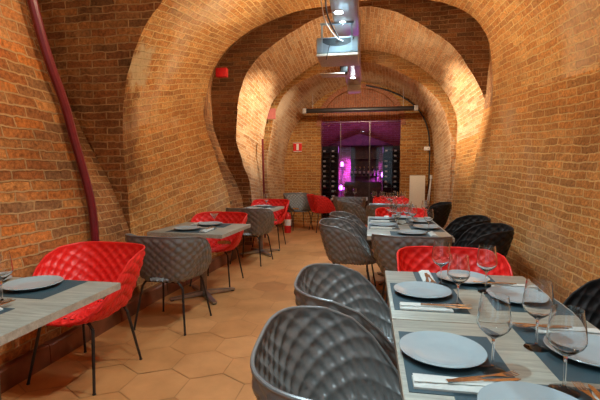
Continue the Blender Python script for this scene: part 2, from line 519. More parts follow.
NW, NC = 30, 84
def profile(left, top, right):
    """left wall floor to spring, top spring to spring, right wall spring to floor"""
    allp = left+top+right
    sub = 10
    c = catmull2(allp, sub)
    i1 = (len(left)-1)*sub
    i2 = (len(left)+len(top))*sub
    return resample(c[:i1+1], NW), resample(c[i1:i2+1], NC), resample(c[i2:], NW)

P_near = profile([(-2.27, 0), (-2.31, 1.17), (-2.34, 1.98), (-2.38, 2.88)], [(-2.31, 3.48), (-1.91, 3.88), (-1.21, 3.98), (-0.31, 3.78), (0.59, 3.72), (1.29, 3.32), (1.65, 2.78)], [(1.78, 2.18), (1.75, 1.18), (1.64, 0)])
P_rec = profile([(-2.27, 0), (-2.38, 0.87), (-2.95, 1.98), (-3.35, 2.98)], [(-3.35, 3.65), (-2.7, 4.2), (-1.4, 4.2), (-0.31, 3.78), (0.59, 3.72), (1.29, 3.32), (1.65, 2.78)], [(1.78, 2.18), (1.75, 1.18), (1.64, 0)])
P_v1a = profile([(-2.27, 0), (-2.33, 0.66), (-2.37, 1.26), (-2.40, 1.76)], [(-2.34, 2.26), (-2.18, 2.64), (-1.96, 2.93), (-1.3, 3.45), (-0.31, 3.78), (0.59, 3.72), (1.29, 3.32), (1.65, 2.78)], [(1.78, 2.18), (1.75, 1.18), (1.64, 0)])
P_v1b = profile([(-2.10, 0), (-2.12, 0.85), (-2.36, 1.59), (-2.54, 2.3)], [(-2.29, 3.04), (-1.73, 3.47), (-1.03, 3.67), (-0.29, 3.74), (0.46, 3.74), (1.11, 3.6), (1.53, 3.19)], [(1.63, 2.33), (1.60, 1.14), (1.55, 0)])
P_v2 = profile([(-2.25, 0), (-2.30, 0.83), (-2.62, 1.59), (-2.84, 2.32)], [(-2.78, 3.16), (-2.23, 3.72), (-1.33, 4.1), (-0.29, 4.25), (0.65, 4.23), (1.41, 3.97), (1.84, 3.41)], [(1.79, 2.34), (1.65, 1.13), (1.57, 0)])
P_a3a = profile([(-2.12, 0), (-2.13, 0.98), (-2.31, 1.59), (-2.40, 2.13)], [(-2.14, 3.17), (-1.22, 3.84), (-0.4, 4.08), (0.29, 4.03), (1.26, 3.41), (1.78, 2.58)], [(1.85, 2.03), (1.76, 1.11), (1.70, 0)])
P_a3b = profile([(-2.18, 0), (-2.2, 0.9), (-2.24, 1.45), (-2.24, 1.9)], [(-1.97, 2.86), (-1.1, 3.52), (-0.28, 3.72), (0.45, 3.63), (1.19, 3.14), (1.58, 2.51)], [(1.65, 1.92), (1.62, 0.92), (1.58, 0)])
P_v4 = profile([(-2.3, 0), (-2.34, 0.9), (-2.40, 1.45), (-2.40, 1.9)], [(-2.12, 2.95), (-1.19, 3.66), (-0.28, 3.86), (0.45, 3.77), (1.26, 3.23), (1.63, 2.55)], [(1.67, 1.92), (1.64, 0.91), (1.6, 0)])
P_a5a = profile([(-2.17, 0), (-2.17, 0.9), (-2.19, 1.36), (-2.17, 1.81)], [(-1.86, 2.9), (-1.05, 3.4), (-0.28, 3.56), (0.48, 3.38), (1.22, 2.86)], [(1.55, 2.15), (1.58, 1.0), (1.58, 0)])
P_a5b = profile([(-2.21, 0), (-2.22, 0.78), (-2.21, 1.23), (-2.19, 1.67)], [(-1.98, 2.42), (-1.29, 3.19), (-0.23, 3.58), (0.83, 3.18), (1.37, 2.57)], [(1.51, 1.95), (1.56, 0.97), (1.58, 0)])

def lump(p, amp):
    v = noise.noise(p*1.3)*0.7+noise.noise(p*3.7)*0.45+noise.noise(p*9)*0.28
    return v*amp

def loft_piece(bm, uvl, rows, ys, mode, amp=0.03):
    """rows: list of point lists (x, z) at each y; mode 'axial' runs courses along y, 'cross' runs them across"""
    V = []
    cx = -0.3; 
    for pts, y in zip(rows, ys):
        r = []
        for p in pts:
            q = Vector((p.x, y, p.y))
            n = Vector((p.x-cx, 0, p.y-2.0))
            if p.y < 2.0: n.z = 0
            n.normalize()
            q += n*lump(Vector((p.x, y, p.y)), amp)
            if p.y < 1e-6: q.z = 0
            r.append(bm.verts.new(q))
        V.append(r)
    arcs = []
    mid = rows[0]
    s = [0.0]
    for a, b in zip(mid[:-1], mid[1:]): s.append(s[-1]+(b-a).length)
    for i in range(len(ys)-1):
        for j in range(len(mid)-1):
            f = bm.faces.new((V[i][j], V[i][j+1], V[i+1][j+1], V[i+1][j]))
            if mode == 'axial':
                uv = [(ys[i], s[j]), (ys[i], s[j+1]), (ys[i+1], s[j+1]), (ys[i+1], s[j])]
            else:
                uv = [(s[j], ys[i]), (s[j+1], ys[i]), (s[j+1], ys[i+1]), (s[j], ys[i+1])]
            for l, u in zip(f.loops, uv): l[uvl].uv = u
    return V

def ring_piece(bm, uvl, pa, pb, y, n=5, mode='level'):
    """vertical face between two profiles at the same y"""
    V = []
    for k in range(n+1):
        t = k/n
        r = []
        for a, b in zip(pa, pb):
            p = a.lerp(b, t)
            q = Vector((p.x, y, p.y))
            nn = Vector((p.x+0.3, 0, p.y-2.0))
            if p.y < 2.0: nn.z = 0
            nn.normalize()
            q += nn*lump(Vector((p.x, y, p.y)), 0.03)
            if 0 < k < n: q.y += noise.noise(q*4)*0.02
            if p.y < 1e-6: q.z = 0
            r.append(bm.verts.new(q))
        V.append(r)
    for k in range(n):
        for j in range(len(pa)-1):
            f = bm.faces.new((V[k][j], V[k][j+1], V[k+1][j+1], V[k+1][j]))
            for l in f.loops:
                l[uvl].uv = (l.vert.co.x, l.vert.co.z)

class Shell:
    def __init__(self):
        self.bm = {}
    def get(self, name, mat):
        k = (name, mat.name)
        if k not in self.bm:
            b = bmesh.new(); self.bm[k] = (b, b.loops.layers.uv.new('UVMap'), name, mat)
        return self.bm[k][:2]

SH = Shell()
def section(pa, pb, y0, y1, cmat, lmat, rmat, mode='axial', step=0.09, names=('wall_left', 'ceiling', 'wall_right'), right=None):
    n = max(2, int((y1-y0)/step))
    ys = [y0+(y1-y0)*i/n for i in range(n+1)]
    for k, (nm, mt, md) in enumerate(zip(names, (lmat, cmat, rmat), ('axial', mode, 'axial'))):
        rows = [[a.lerp(b, i/n) for a, b in zip(pa[k], pb[k])] for i in range(n+1)]
        bm, uvl = SH.get(nm, mt)
        if k == 2:
            rows = [r[::-1] for r in rows]
        if k == 1 and right is not None:      # the right half of this bay carries on the plain barrel
            h = int(len(rows[0])*0.6)
            bm2, uvl2 = SH.get(nm, right)
            loft_piece(bm2, uvl2, [r[h:] for r in rows], ys, 'axial')
            rows = [r[:h+1] for r in rows]
        loft_piece(bm, uvl, rows, ys, md)

def ringsec(pa, pb, y, mats, names=('wall_left', 'ceiling', 'wall_right')):
    for k in range(3):
        if mats[k] is None: continue
        a, b = pa[k], pb[k]
        if k == 1 and mats[2] is None:
            h = int(len(a)*0.6); a, b = a[:h], b[:h]
        bm, uvl = SH.get(names[k], mats[k])
        ring_piece(bm, uvl, a, b, y)

section(P_near, P_near, -1.6, 3.0, M_vault, M_wall, M_wallr)
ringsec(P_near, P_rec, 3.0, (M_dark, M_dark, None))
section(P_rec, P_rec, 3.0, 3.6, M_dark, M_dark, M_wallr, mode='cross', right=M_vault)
ringsec(P_rec, P_v1a, 3.6, (M_dark, M_dark, None))
section(P_v1a, P_v1b, 3.6, 5.9, M_vault, M_wallr, M_wallr)
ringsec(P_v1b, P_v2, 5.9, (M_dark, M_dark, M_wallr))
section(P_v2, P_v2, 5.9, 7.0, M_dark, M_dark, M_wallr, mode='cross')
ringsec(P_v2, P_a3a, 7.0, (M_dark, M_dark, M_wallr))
section(P_a3a, P_a3b, 7.0, 8.2, M_pale, M_pale, M_wallr)
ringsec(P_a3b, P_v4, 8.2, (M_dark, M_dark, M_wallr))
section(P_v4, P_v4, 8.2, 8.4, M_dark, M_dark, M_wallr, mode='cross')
ringsec(P_v4, P_a5a, 8.4, (M_pale, M_vault, M_pale))
section(P_a5a, P_a5b, 8.4, 10.3, M_pale, M_pale, M_pale)

# join the pieces of a wall into one object with several material slots
def flush_shell():
    by = {}
    for (nm, mn), (bm, uvl, name, mat) in SH.bm.items():
        by.setdefault(name, []).append((bm, mat))
    for name, lst in by.items():
        verts = []; faces = []; uvs = []; mi = []
        for k, (bm, mat) in enumerate(lst):
            bmesh.ops.remove_doubles(bm, verts=bm.verts, dist=0.0005)
            bm.verts.index_update(); bm.verts.ensure_lookup_table()
            off = len(verts)
            uvl = bm.loops.layers.uv[0]
            for v in bm.verts:
                c = v.co
                if c.x < 0 and 1.2 < c.y < 3.6:
                    t = max(0.0, min(1.0, (c.z-1.1)/1.5)); t = t*t*(3-2*t)
                    g = (c.y-1.2)/1.8 if c.y < 3.0 else (3.6-c.y)/0.6
                    c.y -= 0.50*t*g*min(1.0, -c.x/0.8)
            verts += [v.co.copy() for v in bm.verts]
            for f in bm.faces:
                faces.append([v.index+off for v in f.verts]); mi.append(k)
                uvs += [l[uvl].uv.copy() for l in f.loops]
            bm.free()
        me = bpy.data.meshes.new(name)
        me.from_pydata(verts, [], faces)
        ul = me.uv_layers.new(name='UVMap')
        for i, u in enumerate(uvs): ul.data[i].uv = u
        for k, (bm, mat) in enumerate(lst): me.materials.append(mat)
        for p, k in zip(me.polygons, mi):
            p.material_index = k; p.use_smooth = True
        me.update()
        me.set_sharp_from_angle(angle=math.radians(40))
        o = new_obj(name, me)
        struct(o)
flush_shell()

# end wall with its arched opening
def arch_outline(cx, hw, spring, apex, nside, ntop):
    left = [Vector((cx-hw, spring*i/nside, 0)) for i in range(nside+1)]
    top = [Vector((cx-hw*math.cos(PI*i/ntop), spring+(apex-spring)*math.sin(PI*i/ntop), 0)) for i in range(ntop+1)]
    return left, top, [Vector((-p.x+2*cx, p.y, 0)) for p in left[::-1]]
OPN = arch_outline(-0.26, 1.0, 2.50, 3.42, NW, NC)
bm = bmesh.new(); uvl = bm.loops.layers.uv.new('UVMap')
for k in range(3): ring_piece(bm, uvl, P_a5b[k], OPN[k], 10.3, n=6)
for k in range(3):   # reveal of the opening
    V = [[bm.verts.new((p.x, y, p.y)) for p in OPN[k]] for y in (10.3, 10.55)]
    for j in range(len(OPN[k])-1):
        f = bm.faces.new((V[0][j], V[0][j+1], V[1][j+1], V[1][j]))
        for l in f.loops: l[uvl].uv = (l.vert.co.z+l.vert.co.x, l.vert.co.y)
struct(build('wall_back', bm, M_end, None, smooth=True, angle=40))
# arch ring of bricks on edge around the opening
bm = bmesh.new(); uvl = bm.loops.layers.uv.new('UVMap')
NT = 60
for i in range(NT):
    q = []
    for a in (PI*i/NT, PI*(i+1)/NT):
        for rr in (0.0, 0.11):
            q.append((Vector((-0.26-(1.0+rr)*math.cos(a), 0, 2.50+(0.92+rr)*math.sin(a))), a, rr))
    for (y0, order) in ((10.27, (0, 1, 3, 2)),):
        f = bm.faces.new([bm.verts.new((q[k][0].x, y0, q[k][0].z)) for k in order])
        for l, k in zip(f.loops, order): l[uvl].uv = (q[k][2]+0.02, q[k][1]*1.15)
    f = bm.faces.new([bm.verts.new(v) for v in [(q[1][0].x, 10.27, q[1][0].z), (q[3][0].x, 10.27, q[3][0].z), (q[3][0].x, 10.32, q[3][0].z), (q[1][0].x, 10.32, q[1][0].z)]])
    for l in f.loops: l[uvl].uv = (l.vert.co.x, l.vert.co.z)
    f = bm.faces.new([bm.verts.new(v) for v in [(q[0][0].x, 10.27, q[0][0].z), (q[2][0].x, 10.27, q[2][0].z), (q[2][0].x, 10.32, q[2][0].z), (q[0][0].x, 10.32, q[0][0].z)]])
    for l in f.loops: l[uvl].uv = (l.vert.co.x, l.vert.co.z)
M_ring = brick_mat('brick_arch_ring', [(0.40, 0.13, 0.06), (0.46, 0.17, 0.08), (0.35, 0.12, 0.06)], (0.5, 0.28, 0.18), bw=0.30, rh=0.06, ms=0.006, seed=3.0, stain=0.1, pale=0.1)
struct(build('trim_1', bm, M_ring))

# wall behind the camera, with the entrance opening left clear for daylight
bm = bmesh.new(); uvl = bm.loops.layers.uv.new('UVMap')
for q in ([(-2.6, 0), (-1.7, 0), (-1.7, 4.4), (-2.6, 4.4)], [(1.2, 0), (2.0, 0), (2.0, 4.4), (1.2, 4.4)], [(-1.7, 2.65), (1.2, 2.65), (1.2, 4.4), (-1.7, 4.4)], [(-0.8, 0), (0.3, 0), (0.3, 2.65), (-0.8, 2.65)], [(-1.7, 0), (-0.8, 0), (-0.8, 0.55), (-1.7, 0.55)], [(0.3, 0), (1.2, 0), (1.2, 0.55), (0.3, 0.55)]):
    f = bm.faces.new([bm.verts.new((x, -1.6, z)) for x, z in q])
    for l in f.loops: l[uvl].uv = (l.vert.co.x, l.vert.co.z)
struct(build('wall_entrance', bm, M_wall))

# brick infill of the arch head above the glass
bm = bmesh.new(); uvl = bm.loops.layers.uv.new('UVMap')
def head(x):
    t = (x+0.26)/1.0
    return 2.50+0.92*math.sqrt(max(0.0, 1-t*t))
xs = [-1.25+1.98*i/60 for i in range(61)]
for (x0, x1) in zip(xs[:-1], xs[1:]):
    for y, flip in ((10.41, 0), (10.47, 1)):
        n = 4
        for k in range(n):
            z = [[2.63+(max(head(x), 2.632)+0.01-2.63)*kk/n for kk in (k, k+1)] for x in (x0, x1)]
            f = bm.faces.new([bm.verts.new(p) for p in ((x0, y, z[0][0]), (x1, y, z[1][0]), (x1, y, z[1][1]), (x0, y, z[0][1]))])
            for l in f.loops: l[uvl].uv = (l.vert.co.z, l.vert.co.x)
    f = bm.faces.new([bm.verts.new(p) for p in ((x0, 10.41, 2.63), (x1, 10.41, 2.63), (x1, 10.47, 2.63), (x0, 10.47, 2.63))])
    for l in f.loops: l[uvl].uv = (l.vert.co.x, l.vert.co.y)
bmesh.ops.remove_doubles(bm, verts=bm.verts, dist=0.0004)
struct(build('trim_2', bm, M_ring))

# floor of large six-sided terracotta tiles
def tiled_floor(name, x0, x1, y0, y1, R=0.215):
    bm = bmesh.new()
    cl = bm.faces.layers.float.new('tile')
    w_ = R*math.sqrt(3)
    base = [bm.verts.new(p) for p in [(x0, y0, -0.004), (x1, y0, -0.004), (x1, y1, -0.004), (x0, y1, -0.004)]]
    f = bm.faces.new(base); f[cl] = 0.0
    j = 0; y = y0
    rnd = random.Random(3)
    while y < y1+R:
        x = x0+(w_/2 if j % 2 else 0)
        while x < x1+w_:
            pts = []
            for k in range(6):
                a = PI/6+k*PI/3
                px, py = x+(R-0.0035)*math.cos(a), y+(R-0.0035)*math.sin(a)
                pts.append((min(max(px, x0), x1), min(max(py, y0), y1)))
            z = rnd.uniform(-0.0008, 0.0)
            try:
                vs = [bm.verts.new((p[0], p[1], z)) for p in pts]
                f = bm.faces.new(vs); f[cl] = rnd.random()
            except ValueError:
                pass
            x += w_
        y += 1.5*R; j += 1
    me = bpy.data.meshes.new(name)
    bm.to_mesh(me); bm.free()
    # slab below
    o = new_obj(name, me, None, M_tiles)
    struct(o)
    return o
tiled_floor('floor', -3.2, 2.4, -1.6, 14.2)

# tile skirting along the left wall
def skirting():
    bm = bmesh.new()
    path = [(-2.28, -1.6), (-2.28, 0.6), (-2.28, 2.0), (-2.27, 3.6), (-2.19, 4.8), (-2.10, 5.9)]
    for (ax, ay), (bx, by) in zip(path[:-1], path[1:]):
        n = max(1, int((by-ay)/0.33))
        for i in range(n):
            t0, t1 = i/n, (i+1)/n
            xa, ya = ax+(bx-ax)*t0, ay+(by-ay)*t0+0.003
            xb, yb = ax+(bx-ax)*t1, ay+(by-ay)*t1-0.003
            o = random.uniform(-0.006, 0.006)
            vs = []
            for (x, y) in ((xa, ya), (xb, yb)):
                for (dx, z) in ((-0.12, 0), (0.07+o, 0), (0.065+o, 0.13), (0.055+o, 0.14), (-0.12, 0.145)):
                    vs.append(bm.verts.new((x+dx, y, z)))
            for k in range(5):
                k2 = (k+1) % 5
                bm.faces.new((vs[k], vs[k2], vs[5+k2], vs[5+k]))
            bm.faces.new(vs[:5][::-1]); bm.faces.new(vs[5:])
    struct(build('baseboard_left', bm, M_skirt, None, angle=30))
skirting()

# the wine cellar behind the glass
P_c = profile([(-1.9, 0), (-1.95, 1.0), (-1.95, 1.8), (-1.9, 2.2)], [(-1.65, 2.9), (-1.0, 3.45), (-.26, 3.62), (.5, 3.4), (1.15, 2.9)], [(1.4, 2.2), (1.45, 1.1), (1.45, 0)])
M_cell = brick_mat('brick_cellar', [(0.42, 0.2, 0.12), (0.36, 0.17, 0.10), (0.5, 0.25, 0.15)], (0.55, 0.42, 0.34), seed=8.0, stain=0.3, pale=0.3)
SH = Shell()
section(P_c, P_c, 10.56, 14.0, M_cell, M_cell, M_cell, names=('wall_cellar_left', 'ceiling_cellar', 'wall_cellar_right'), step=0.2)
flush_shell()
bm = bmesh.new(); uvl = bm.loops.layers.uv.new('UVMap')
f = bm.faces.new([bm.verts.new(p) for p in [(-2.3, 14.0, 0), (1.8, 14.0, 0), (1.8, 14.0, 4.0), (-2.3, 14.0, 4.0)]])
for l in f.loops: l[uvl].uv = (l.vert.co.x, l.vert.co.z)
struct(build('wall_cellar_end', bm, M_cell))

# ------------------------------------------------------------------ partition glass
gw = struct(box_obj('window_1', (-1.24, 10.40, 0.0), (0.72, 10.412, 0.02), M_chrome))
bm = bmesh.new()
outl = [(p.x, p.y) for part in OPN for p in part]
pts = []
for p in outl:
    p = (p[0], min(p[1], 2.628))
    if not pts or (Vector(p)-Vector(pts[-1])).length > 1e-4: pts.append(p)
a = [bm.verts.new((x, 10.40, z)) for x, z in pts]
b = [bm.verts.new((x, 10.41, z)) for x, z in pts]
bm.faces.new(a); bm.faces.new(b[::-1])
build('glass_pane', bm, M_pane, gw, smooth=False)
for x in (-0.76, -0.02):
    box_obj('mullion', (x-0.006, 10.392, 0), (x+0.006, 10.399, 2.6), M_base, gw)
box_obj('mullion', (-1.24, 10.392, 2.6), (0.72, 10.399, 2.612), M_base, gw)

# ------------------------------------------------------------------ quilted tub chairs
def chair_builder(mat):
    TAB = [(0, .832), (45, .830), (70, .815), (88, .775), (102, .705), (115, .61), (128, .52), (143, .458), (162, .436), (180, .432)]
    def rim_h(b):      # b: angle from the back, 0..180 degrees
        for (b0, h0), (b1, h1) in zip(TAB[:-1], TAB[1:]):
            if b <= b1:
                return h0+(h1-h0)*(b-b0)/(b1-b0)
        return TAB[-1][1]
    def rim_r(phi):    # phi: 0 = front (+y), plan radius of the rim
        c, s = math.cos(phi), math.sin(phi)
        a = 0.335
        bq = 0.285 if c > 0 else 0.315
        n = 2.4 if c > 0 else 3.4
        return (abs(s/a)**n+abs(c/bq)**n)**(-1/n)
    def make():
        root = empty('tub_chair')
        bm = bmesh.new()
        NP, NS = 300, 72
        rows = []
        K = 23
        def pos(phi, s):
            b = math.degrees(abs(PI-phi)) if phi >= 0 else 0
            H = rim_h(b)
            rr = rim_r(phi)
            fr = max(0.0, math.cos(phi))
            a0 = 0.56+0.22*fr; a1 = 0.66+0.22*fr; a2 = 0.73+0.20*fr
            if s < 0.40:
                R, Z = a0*s/0.40, 0.0
            elif s < 0.58:
                t = (s-0.40)/0.18
                R = (1-t)**2*a0+2*t*(1-t)*a1+t*t*a2; Z = t*t*0.17
            else:
                t = (s-0.58)/0.42
                R = a2+(1-a2)*t+0.02*math.sin(PI*t); Z = 0.17+0.83*t
            z = 0.440-0.012*(1-s)**2+(H-0.440)*Z
            return Vector((rr*R*math.sin(phi), rr*R*math.cos(phi), z))
        ctr = None
        # arc length along s for the quilt
        for j in range(1, NS+1):
            rows.append([])
        L = [[0.0]*(NS+1) for _ in range(NP)]
        for i in range(NP):
            phi = 2*PI*i/NP
            p0 = pos(phi, 0.0)
            for j in range(1, NS+1):
                p1 = pos(phi, j/NS)
                L[i][j] = L[i][j-1]+(p1-p0).length
                p0 = p1
        for i in range(NP):
            phi = 2*PI*i/NP
            for j in range(1, NS+1):
                s = j/NS
                p = pos(phi, s)
                e = 0.004
                du = pos(phi+e, s)-pos(phi-e, s)
                dv = pos(phi, min(1, s+e))-pos(phi, s-e)
                n = du.cross(dv)
                if n.length > 1e-12: n.normalize()
                U = phi/(2*PI)*K*2
                Vv = (L[i][NS]-L[i][j])/0.078*2
                q = abs(math.sin(PI*(U+Vv)/2))*abs(math.sin(PI*(U-Vv)/2))
                d = (q**0.4)*0.0165
                fade = min(1, (1-s)/0.05)*min(1, s/0.25)
                # bulge towards the sitter
                q0 = p-n*d*fade
                rows[j-1].append((bm.verts.new(q0), bm.verts.new(q0+n*0.006)))
        c0 = bm.verts.new(pos(0, 0)); c1 = bm.verts.new(pos(0, 0)-Vector((0, 0, 0.006)))
        def solid(i, j):
            if j < 0 or j >= NS-1: return j < 0
            ang = abs(math.degrees(PI-2*PI*((i % NP)+0.5)/NP))
            s = (j+1.5)/NS
            return not (ang < 24 and 0.45 < s < 0.545-0.03*(ang/24)**2)
        for i in range(NP):
            i2 = (i+1) % NP
            bm.faces.new((c0, rows[0][i2][0], rows[0][i][0]))
            bm.faces.new((c1, rows[0][i][1], rows[0][i2][1]))
            for j in range(NS-1):
                a, b, c, d = rows[j][i], rows[j][i2], rows[j+1][i2], rows[j+1][i]
                if solid(i, j):
                    bm.faces.new((a[0], b[0], c[0], d[0]))
                    bm.faces.new((a[1], d[1], c[1], b[1]))
                    if j < NS-2:
                        if not solid(i-1, j): bm.faces.new((a[0], d[0], d[1], a[1]))
                        if not solid(i+1, j): bm.faces.new((b[0], b[1], c[1], c[0]))
                        if not solid(i, j-1): bm.faces.new((a[0], a[1], b[1], b[0]))
                        if not solid(i, j+1): bm.faces.new((d[0], c[0], c[1], d[1]))
        build('shell', bm, mat, root, angle=75)
        # rolled rim
        bm = bmesh.new()
        pts = [pos(2*PI*i/NP, 1.0) for i in range(NP)]
        rings = []
        for i in range(NP):
            t = (pts[(i+1) % NP]-pts[i-1]).normalized()
            a = Vector((pts[i].x, pts[i].y, 0)).normalized()
            a = (a-t*a.dot(t)).normalized(); c = t.cross(a)
            rings.append([bm.verts.new(pts[i]+(a*math.cos(2*PI*k/8)+c*math.sin(2*PI*k/8))*0.0065) for k in range(8)])
        for i in range(NP):
            for k in range(8):
                bm.faces.new((rings[i][k], rings[i][(k+1) % 8], rings[(i+1) % NP][(k+1) % 8], rings[(i+1) % NP][k]))
        build('rim', bm, mat, root)
        # tube frame
        fr = bmesh.new()
        for (ys, yt, xt) in ((-1, 0.165, 0.19), (1, 0.175, 0.20)):
            y = ys*yt
            add_tube(fr, smooth_path([(-xt, y, 0.375), (-xt+0.035, y, 0.418), (-xt+0.09, y, 0.423), (xt-0.09, y, 0.423), (xt-0.035, y, 0.418), (xt, y, 0.375)], 4), 0.0095)
        for x in (-0.11, 0.11):
            add_tube(fr, [(x, -0.165, 0.423), (x, 0.175, 0.423)], 0.008)
        build('frame', fr, M_legs, root)
        for sx in (-1, 1):
            for ys, yt, xt in ((-1, 0.165, 0.19), (1, 0.175, 0.20)):
                lg = bmesh.new()
                add_tube(lg, [(sx*xt, ys*yt, 0.378), (sx*(xt+0.05), ys*(yt+0.065), 0.006)], [0.0105, 0.0085])
                l = build('leg', lg, M_legs, root)
                ft = bmesh.new()
                add_tube(ft, [(sx*(xt+0.05), ys*(yt+0.065), 0.007), (sx*(xt+0.05), ys*(yt+0.065), 0.0)], 0.011)
                build('foot_cap', ft, M_cable_b, l)
        return root
    return Maker(make)
RED, TAUPE, BLACK = chair_builder(M_red), chair_builder(M_taupe), chair_builder(M_black)
GC = {'r': 'red quilted tub chairs', 't': 'taupe quilted tub chairs', 'b': 'black quilted tub chairs'}
def chair(kind, x, y, deg, label):
    mk = {'r': RED, 't': TAUPE, 'b': BLACK}[kind]
    return mk.put((x, y, 0), math.radians(deg), label, 'chair', GC[kind])
chair('r', -1.88, 2.36, 176, 'red quilted tub chair nearest on the left, facing the camera at the near wall table')
chair('t', -1.73, 3.27, -3, 'bronze taupe tub chair with its back to the nearest red chair on the left')
chair('r', -1.83, 4.60, 178, 'red tub chair behind the second wall table, beside the small cocktail glass')
chair('t', -1.74, 5.72, -6, 'taupe tub chair with its back to the second red chair by the left wall')
chair('r', -1.78, 6.98, 178, 'red tub chair behind the furthest wall table, in front of the red canister')
chair('t', -1.64, 9.2, 214, 'dark grey tub chair by the far left arch, left of the free standing red chair')
chair('r', -1.06, 8.98, -62, 'red tub chair seen from outside, right of the far grey chair')
chair('t', -0.03, 1.25, -86, 'large taupe tub chair in the front, left of the nearest place setting')
chair('t', -0.04, 1.99, -88, 'taupe tub chair second from the camera on the left of the near table')
chair('t', -0.20, 4.20, -88, 'taupe tub chair at left side of the middle table, nearer of that pair')
chair('t', -0.17, 4.98, -88, 'taupe tub chair at left side of the middle table, further of that pair')
chair('t', -0.24, 7.20, -75, 'taupe tub chair at left of the furthest table of the centre row')
chair('t', -0.42, 8.40, 0, 'taupe tub chair tucked under the table standing before the glass')
chair('t', 0.36, 3.64, 0, 'taupe tub chair at the near end of the middle table, back to camera')
chair('t', 0.28, 6.62, 8, 'taupe tub chair at the near end of the furthest centre table, back to camera')
chair('r', 0.52, 2.60, 180, 'red tub chair at the far head of the near dining table')
chair('r', 0.42, 5.62, 180, 'red tub chair at the far head of the middle table')
chair('r', 0.40, 7.84, 180, 'red tub chair behind the furthest table in the middle')
chair('b', 1.14, 2.00, 88, 'black tub chair on the right of the near table, cut by the picture edge')
chair('b', 1.02, 4.12, 82, 'black tub chair at right of the middle table, nearer of the pair')
chair('b', 1.02, 4.86, 84, 'black tub chair at right of the middle table, further of the pair')
chair('b', 1.02, 6.98, 78, 'black tub chair furthest along the right wall, near the pale panel')

# ------------------------------------------------------------------ tables
def table(x0, x1, y0, y1, label, rot=0, group='grey topped restaurant tables', legs=True, h=0.75, edge=M_edge):
    cx, cy = (x0+x1)/2, (y0+y1)/2
    r = empty('dining_table', (cx, cy, 0), math.radians(rot), label, 'table', group)
    hx, hy = (x1-x0)/2, (y1-y0)/2
    box_obj('tabletop', (-hx, -hy, h-0.038), (hx, hy, h), M_top, r, bevel=0.0015)
    # edge band
    bm = bmesh.new()
    e = 0.002
    for lo, hi in (((-hx-e, -hy-e, h-0.037), (hx+e, -hy, h-0.0015)), ((-hx-e, hy, h-0.037), (hx+e, hy+e, h-0.0015)),
                   ((-hx-e, -hy, h-0.037), (-hx, hy, h-0.0015)), ((hx, -hy, h-0.037), (hx+e, hy, h-0.0015))):
        add_box(bm, lo, hi)
    build('edge_band', bm, edge, r)
    bm = bmesh.new(); add_tube(bm, [(0, 0, 0.04), (0, 0, h-0.05)], 0.036, 20)
    build('column', bm, M_base, r)
    bm = bmesh.new(); add_box(bm, (-0.2, -0.2, h-0.05), (0.2, 0.2, h-0.038), 0.002)
    build('top_plate', bm, M_base, r)
    for a in (45, 135, 225, 315):
        bm = bmesh.new()
        d = Vector((math.cos(math.radians(a)), math.sin(math.radians(a)), 0))
        q = Vector((-d.y, d.x, 0))
        L = 0.36
        vs = []
        for t, hw, zt in ((0.0, 0.03, 0.062), (0.5, 0.026, 0.046), (1.0, 0.022, 0.030)):
            for sgn in (-1, 1):
                for z in (0.012, zt):
                    p = d*L*t+q*hw*sgn
                    vs.append(bm.verts.new((p.x, p.y, z)))
        for k in range(2):
            o = k*4
            bm.faces.new((vs[o], vs[o+1], vs[o+5], vs[o+4])); bm.faces.new((vs[o+2], vs[o+6], vs[o+7], vs[o+3]))
            bm.faces.new((vs[o+1], vs[o+3], vs[o+7], vs[o+5])); bm.faces.new((vs[o], vs[o+4], vs[o+6], vs[o+2]))
        bm.faces.new((vs[0], vs[2], vs[3], vs[1])); bm.faces.new((vs[8], vs[9], vs[11], vs[10]))
        f = build('foot', bm, M_basefoot, r)
        bm = bmesh.new(); p = d*(L-0.02); add_tube(bm, [(p.x, p.y, 0), (p.x, p.y, 0.014)], 0.02, 12)
        build('glide', bm, M_cable_b, f)
    return r
table(0.10, 0.89, 0.88, 1.675, 'grey oak table nearest the camera on the right, with three plates in view')
table(0.10, 0.89, 1.685, 2.50, 'grey oak table joined behind the nearest one, red chair at its head')
table(-0.02, 0.77, 3.82, 4.64, 'grey oak table of the middle row, nearer of the joined pair')
table(-0.02, 0.77, 4.65, 5.47, 'grey oak table of the middle row, further of the joined pair')
table(-0.01, 0.79, 6.88, 7.68, 'grey oak table furthest back in the middle, under a cluster of glasses')
table(-0.85, -0.05, 8.80, 9.45, 'pale edged table standing right before the purple lit glass')
table(-2.19, -1.36, 1.15, 1.975, 'grey oak wall table nearest the camera at the left picture edge')
table(-2.19, -1.38, 3.66, 4.46, 'grey oak wall table second along the left wall', rot=-3)
table(-2.07, -1.49, 5.98, 6.78, 'grey oak wall table furthest along the left wall', rot=-4)

# ------------------------------------------------------------------ table ware
def mk_mat():
    bm = bmesh.new(); add_box(bm, (-0.215, -0.16, 0), (0.215, 0.16, 0.002))
    return build('placemat', bm, M_mat, None, smooth=False)
def mk_plate():
    bm = bmesh.new()
    add_lathe(bm, [(0, 0.003), (0.07, 0.003), (0.074, 0.0), (0.082, 0.0), (0.085, 0.004), (0.11, 0.012), (0.139, 0.021), (0.1405, 0.0225), (0.139, 0.0240), (0.12, 0.0185), (0.098, 0.0125), (0.09, 0.0095), (0.06, 0.008), (0, 0.0075)], 56)
    return build('dinner_plate', bm, M_white, None, angle=50)
def mk_sideplate():
    bm = bmesh.new()
    add_lathe(bm, [(0, 0.003), (0.05, 0.003), (0.052, 0.0), (0.058, 0.0), (0.06, 0.004), (0.09, 0.014), (0.091, 0.016), (0.089, 0.017), (0.065, 0.009), (0, 0.007)], 40)
    return build('side_plate', bm, M_white, None, angle=50)
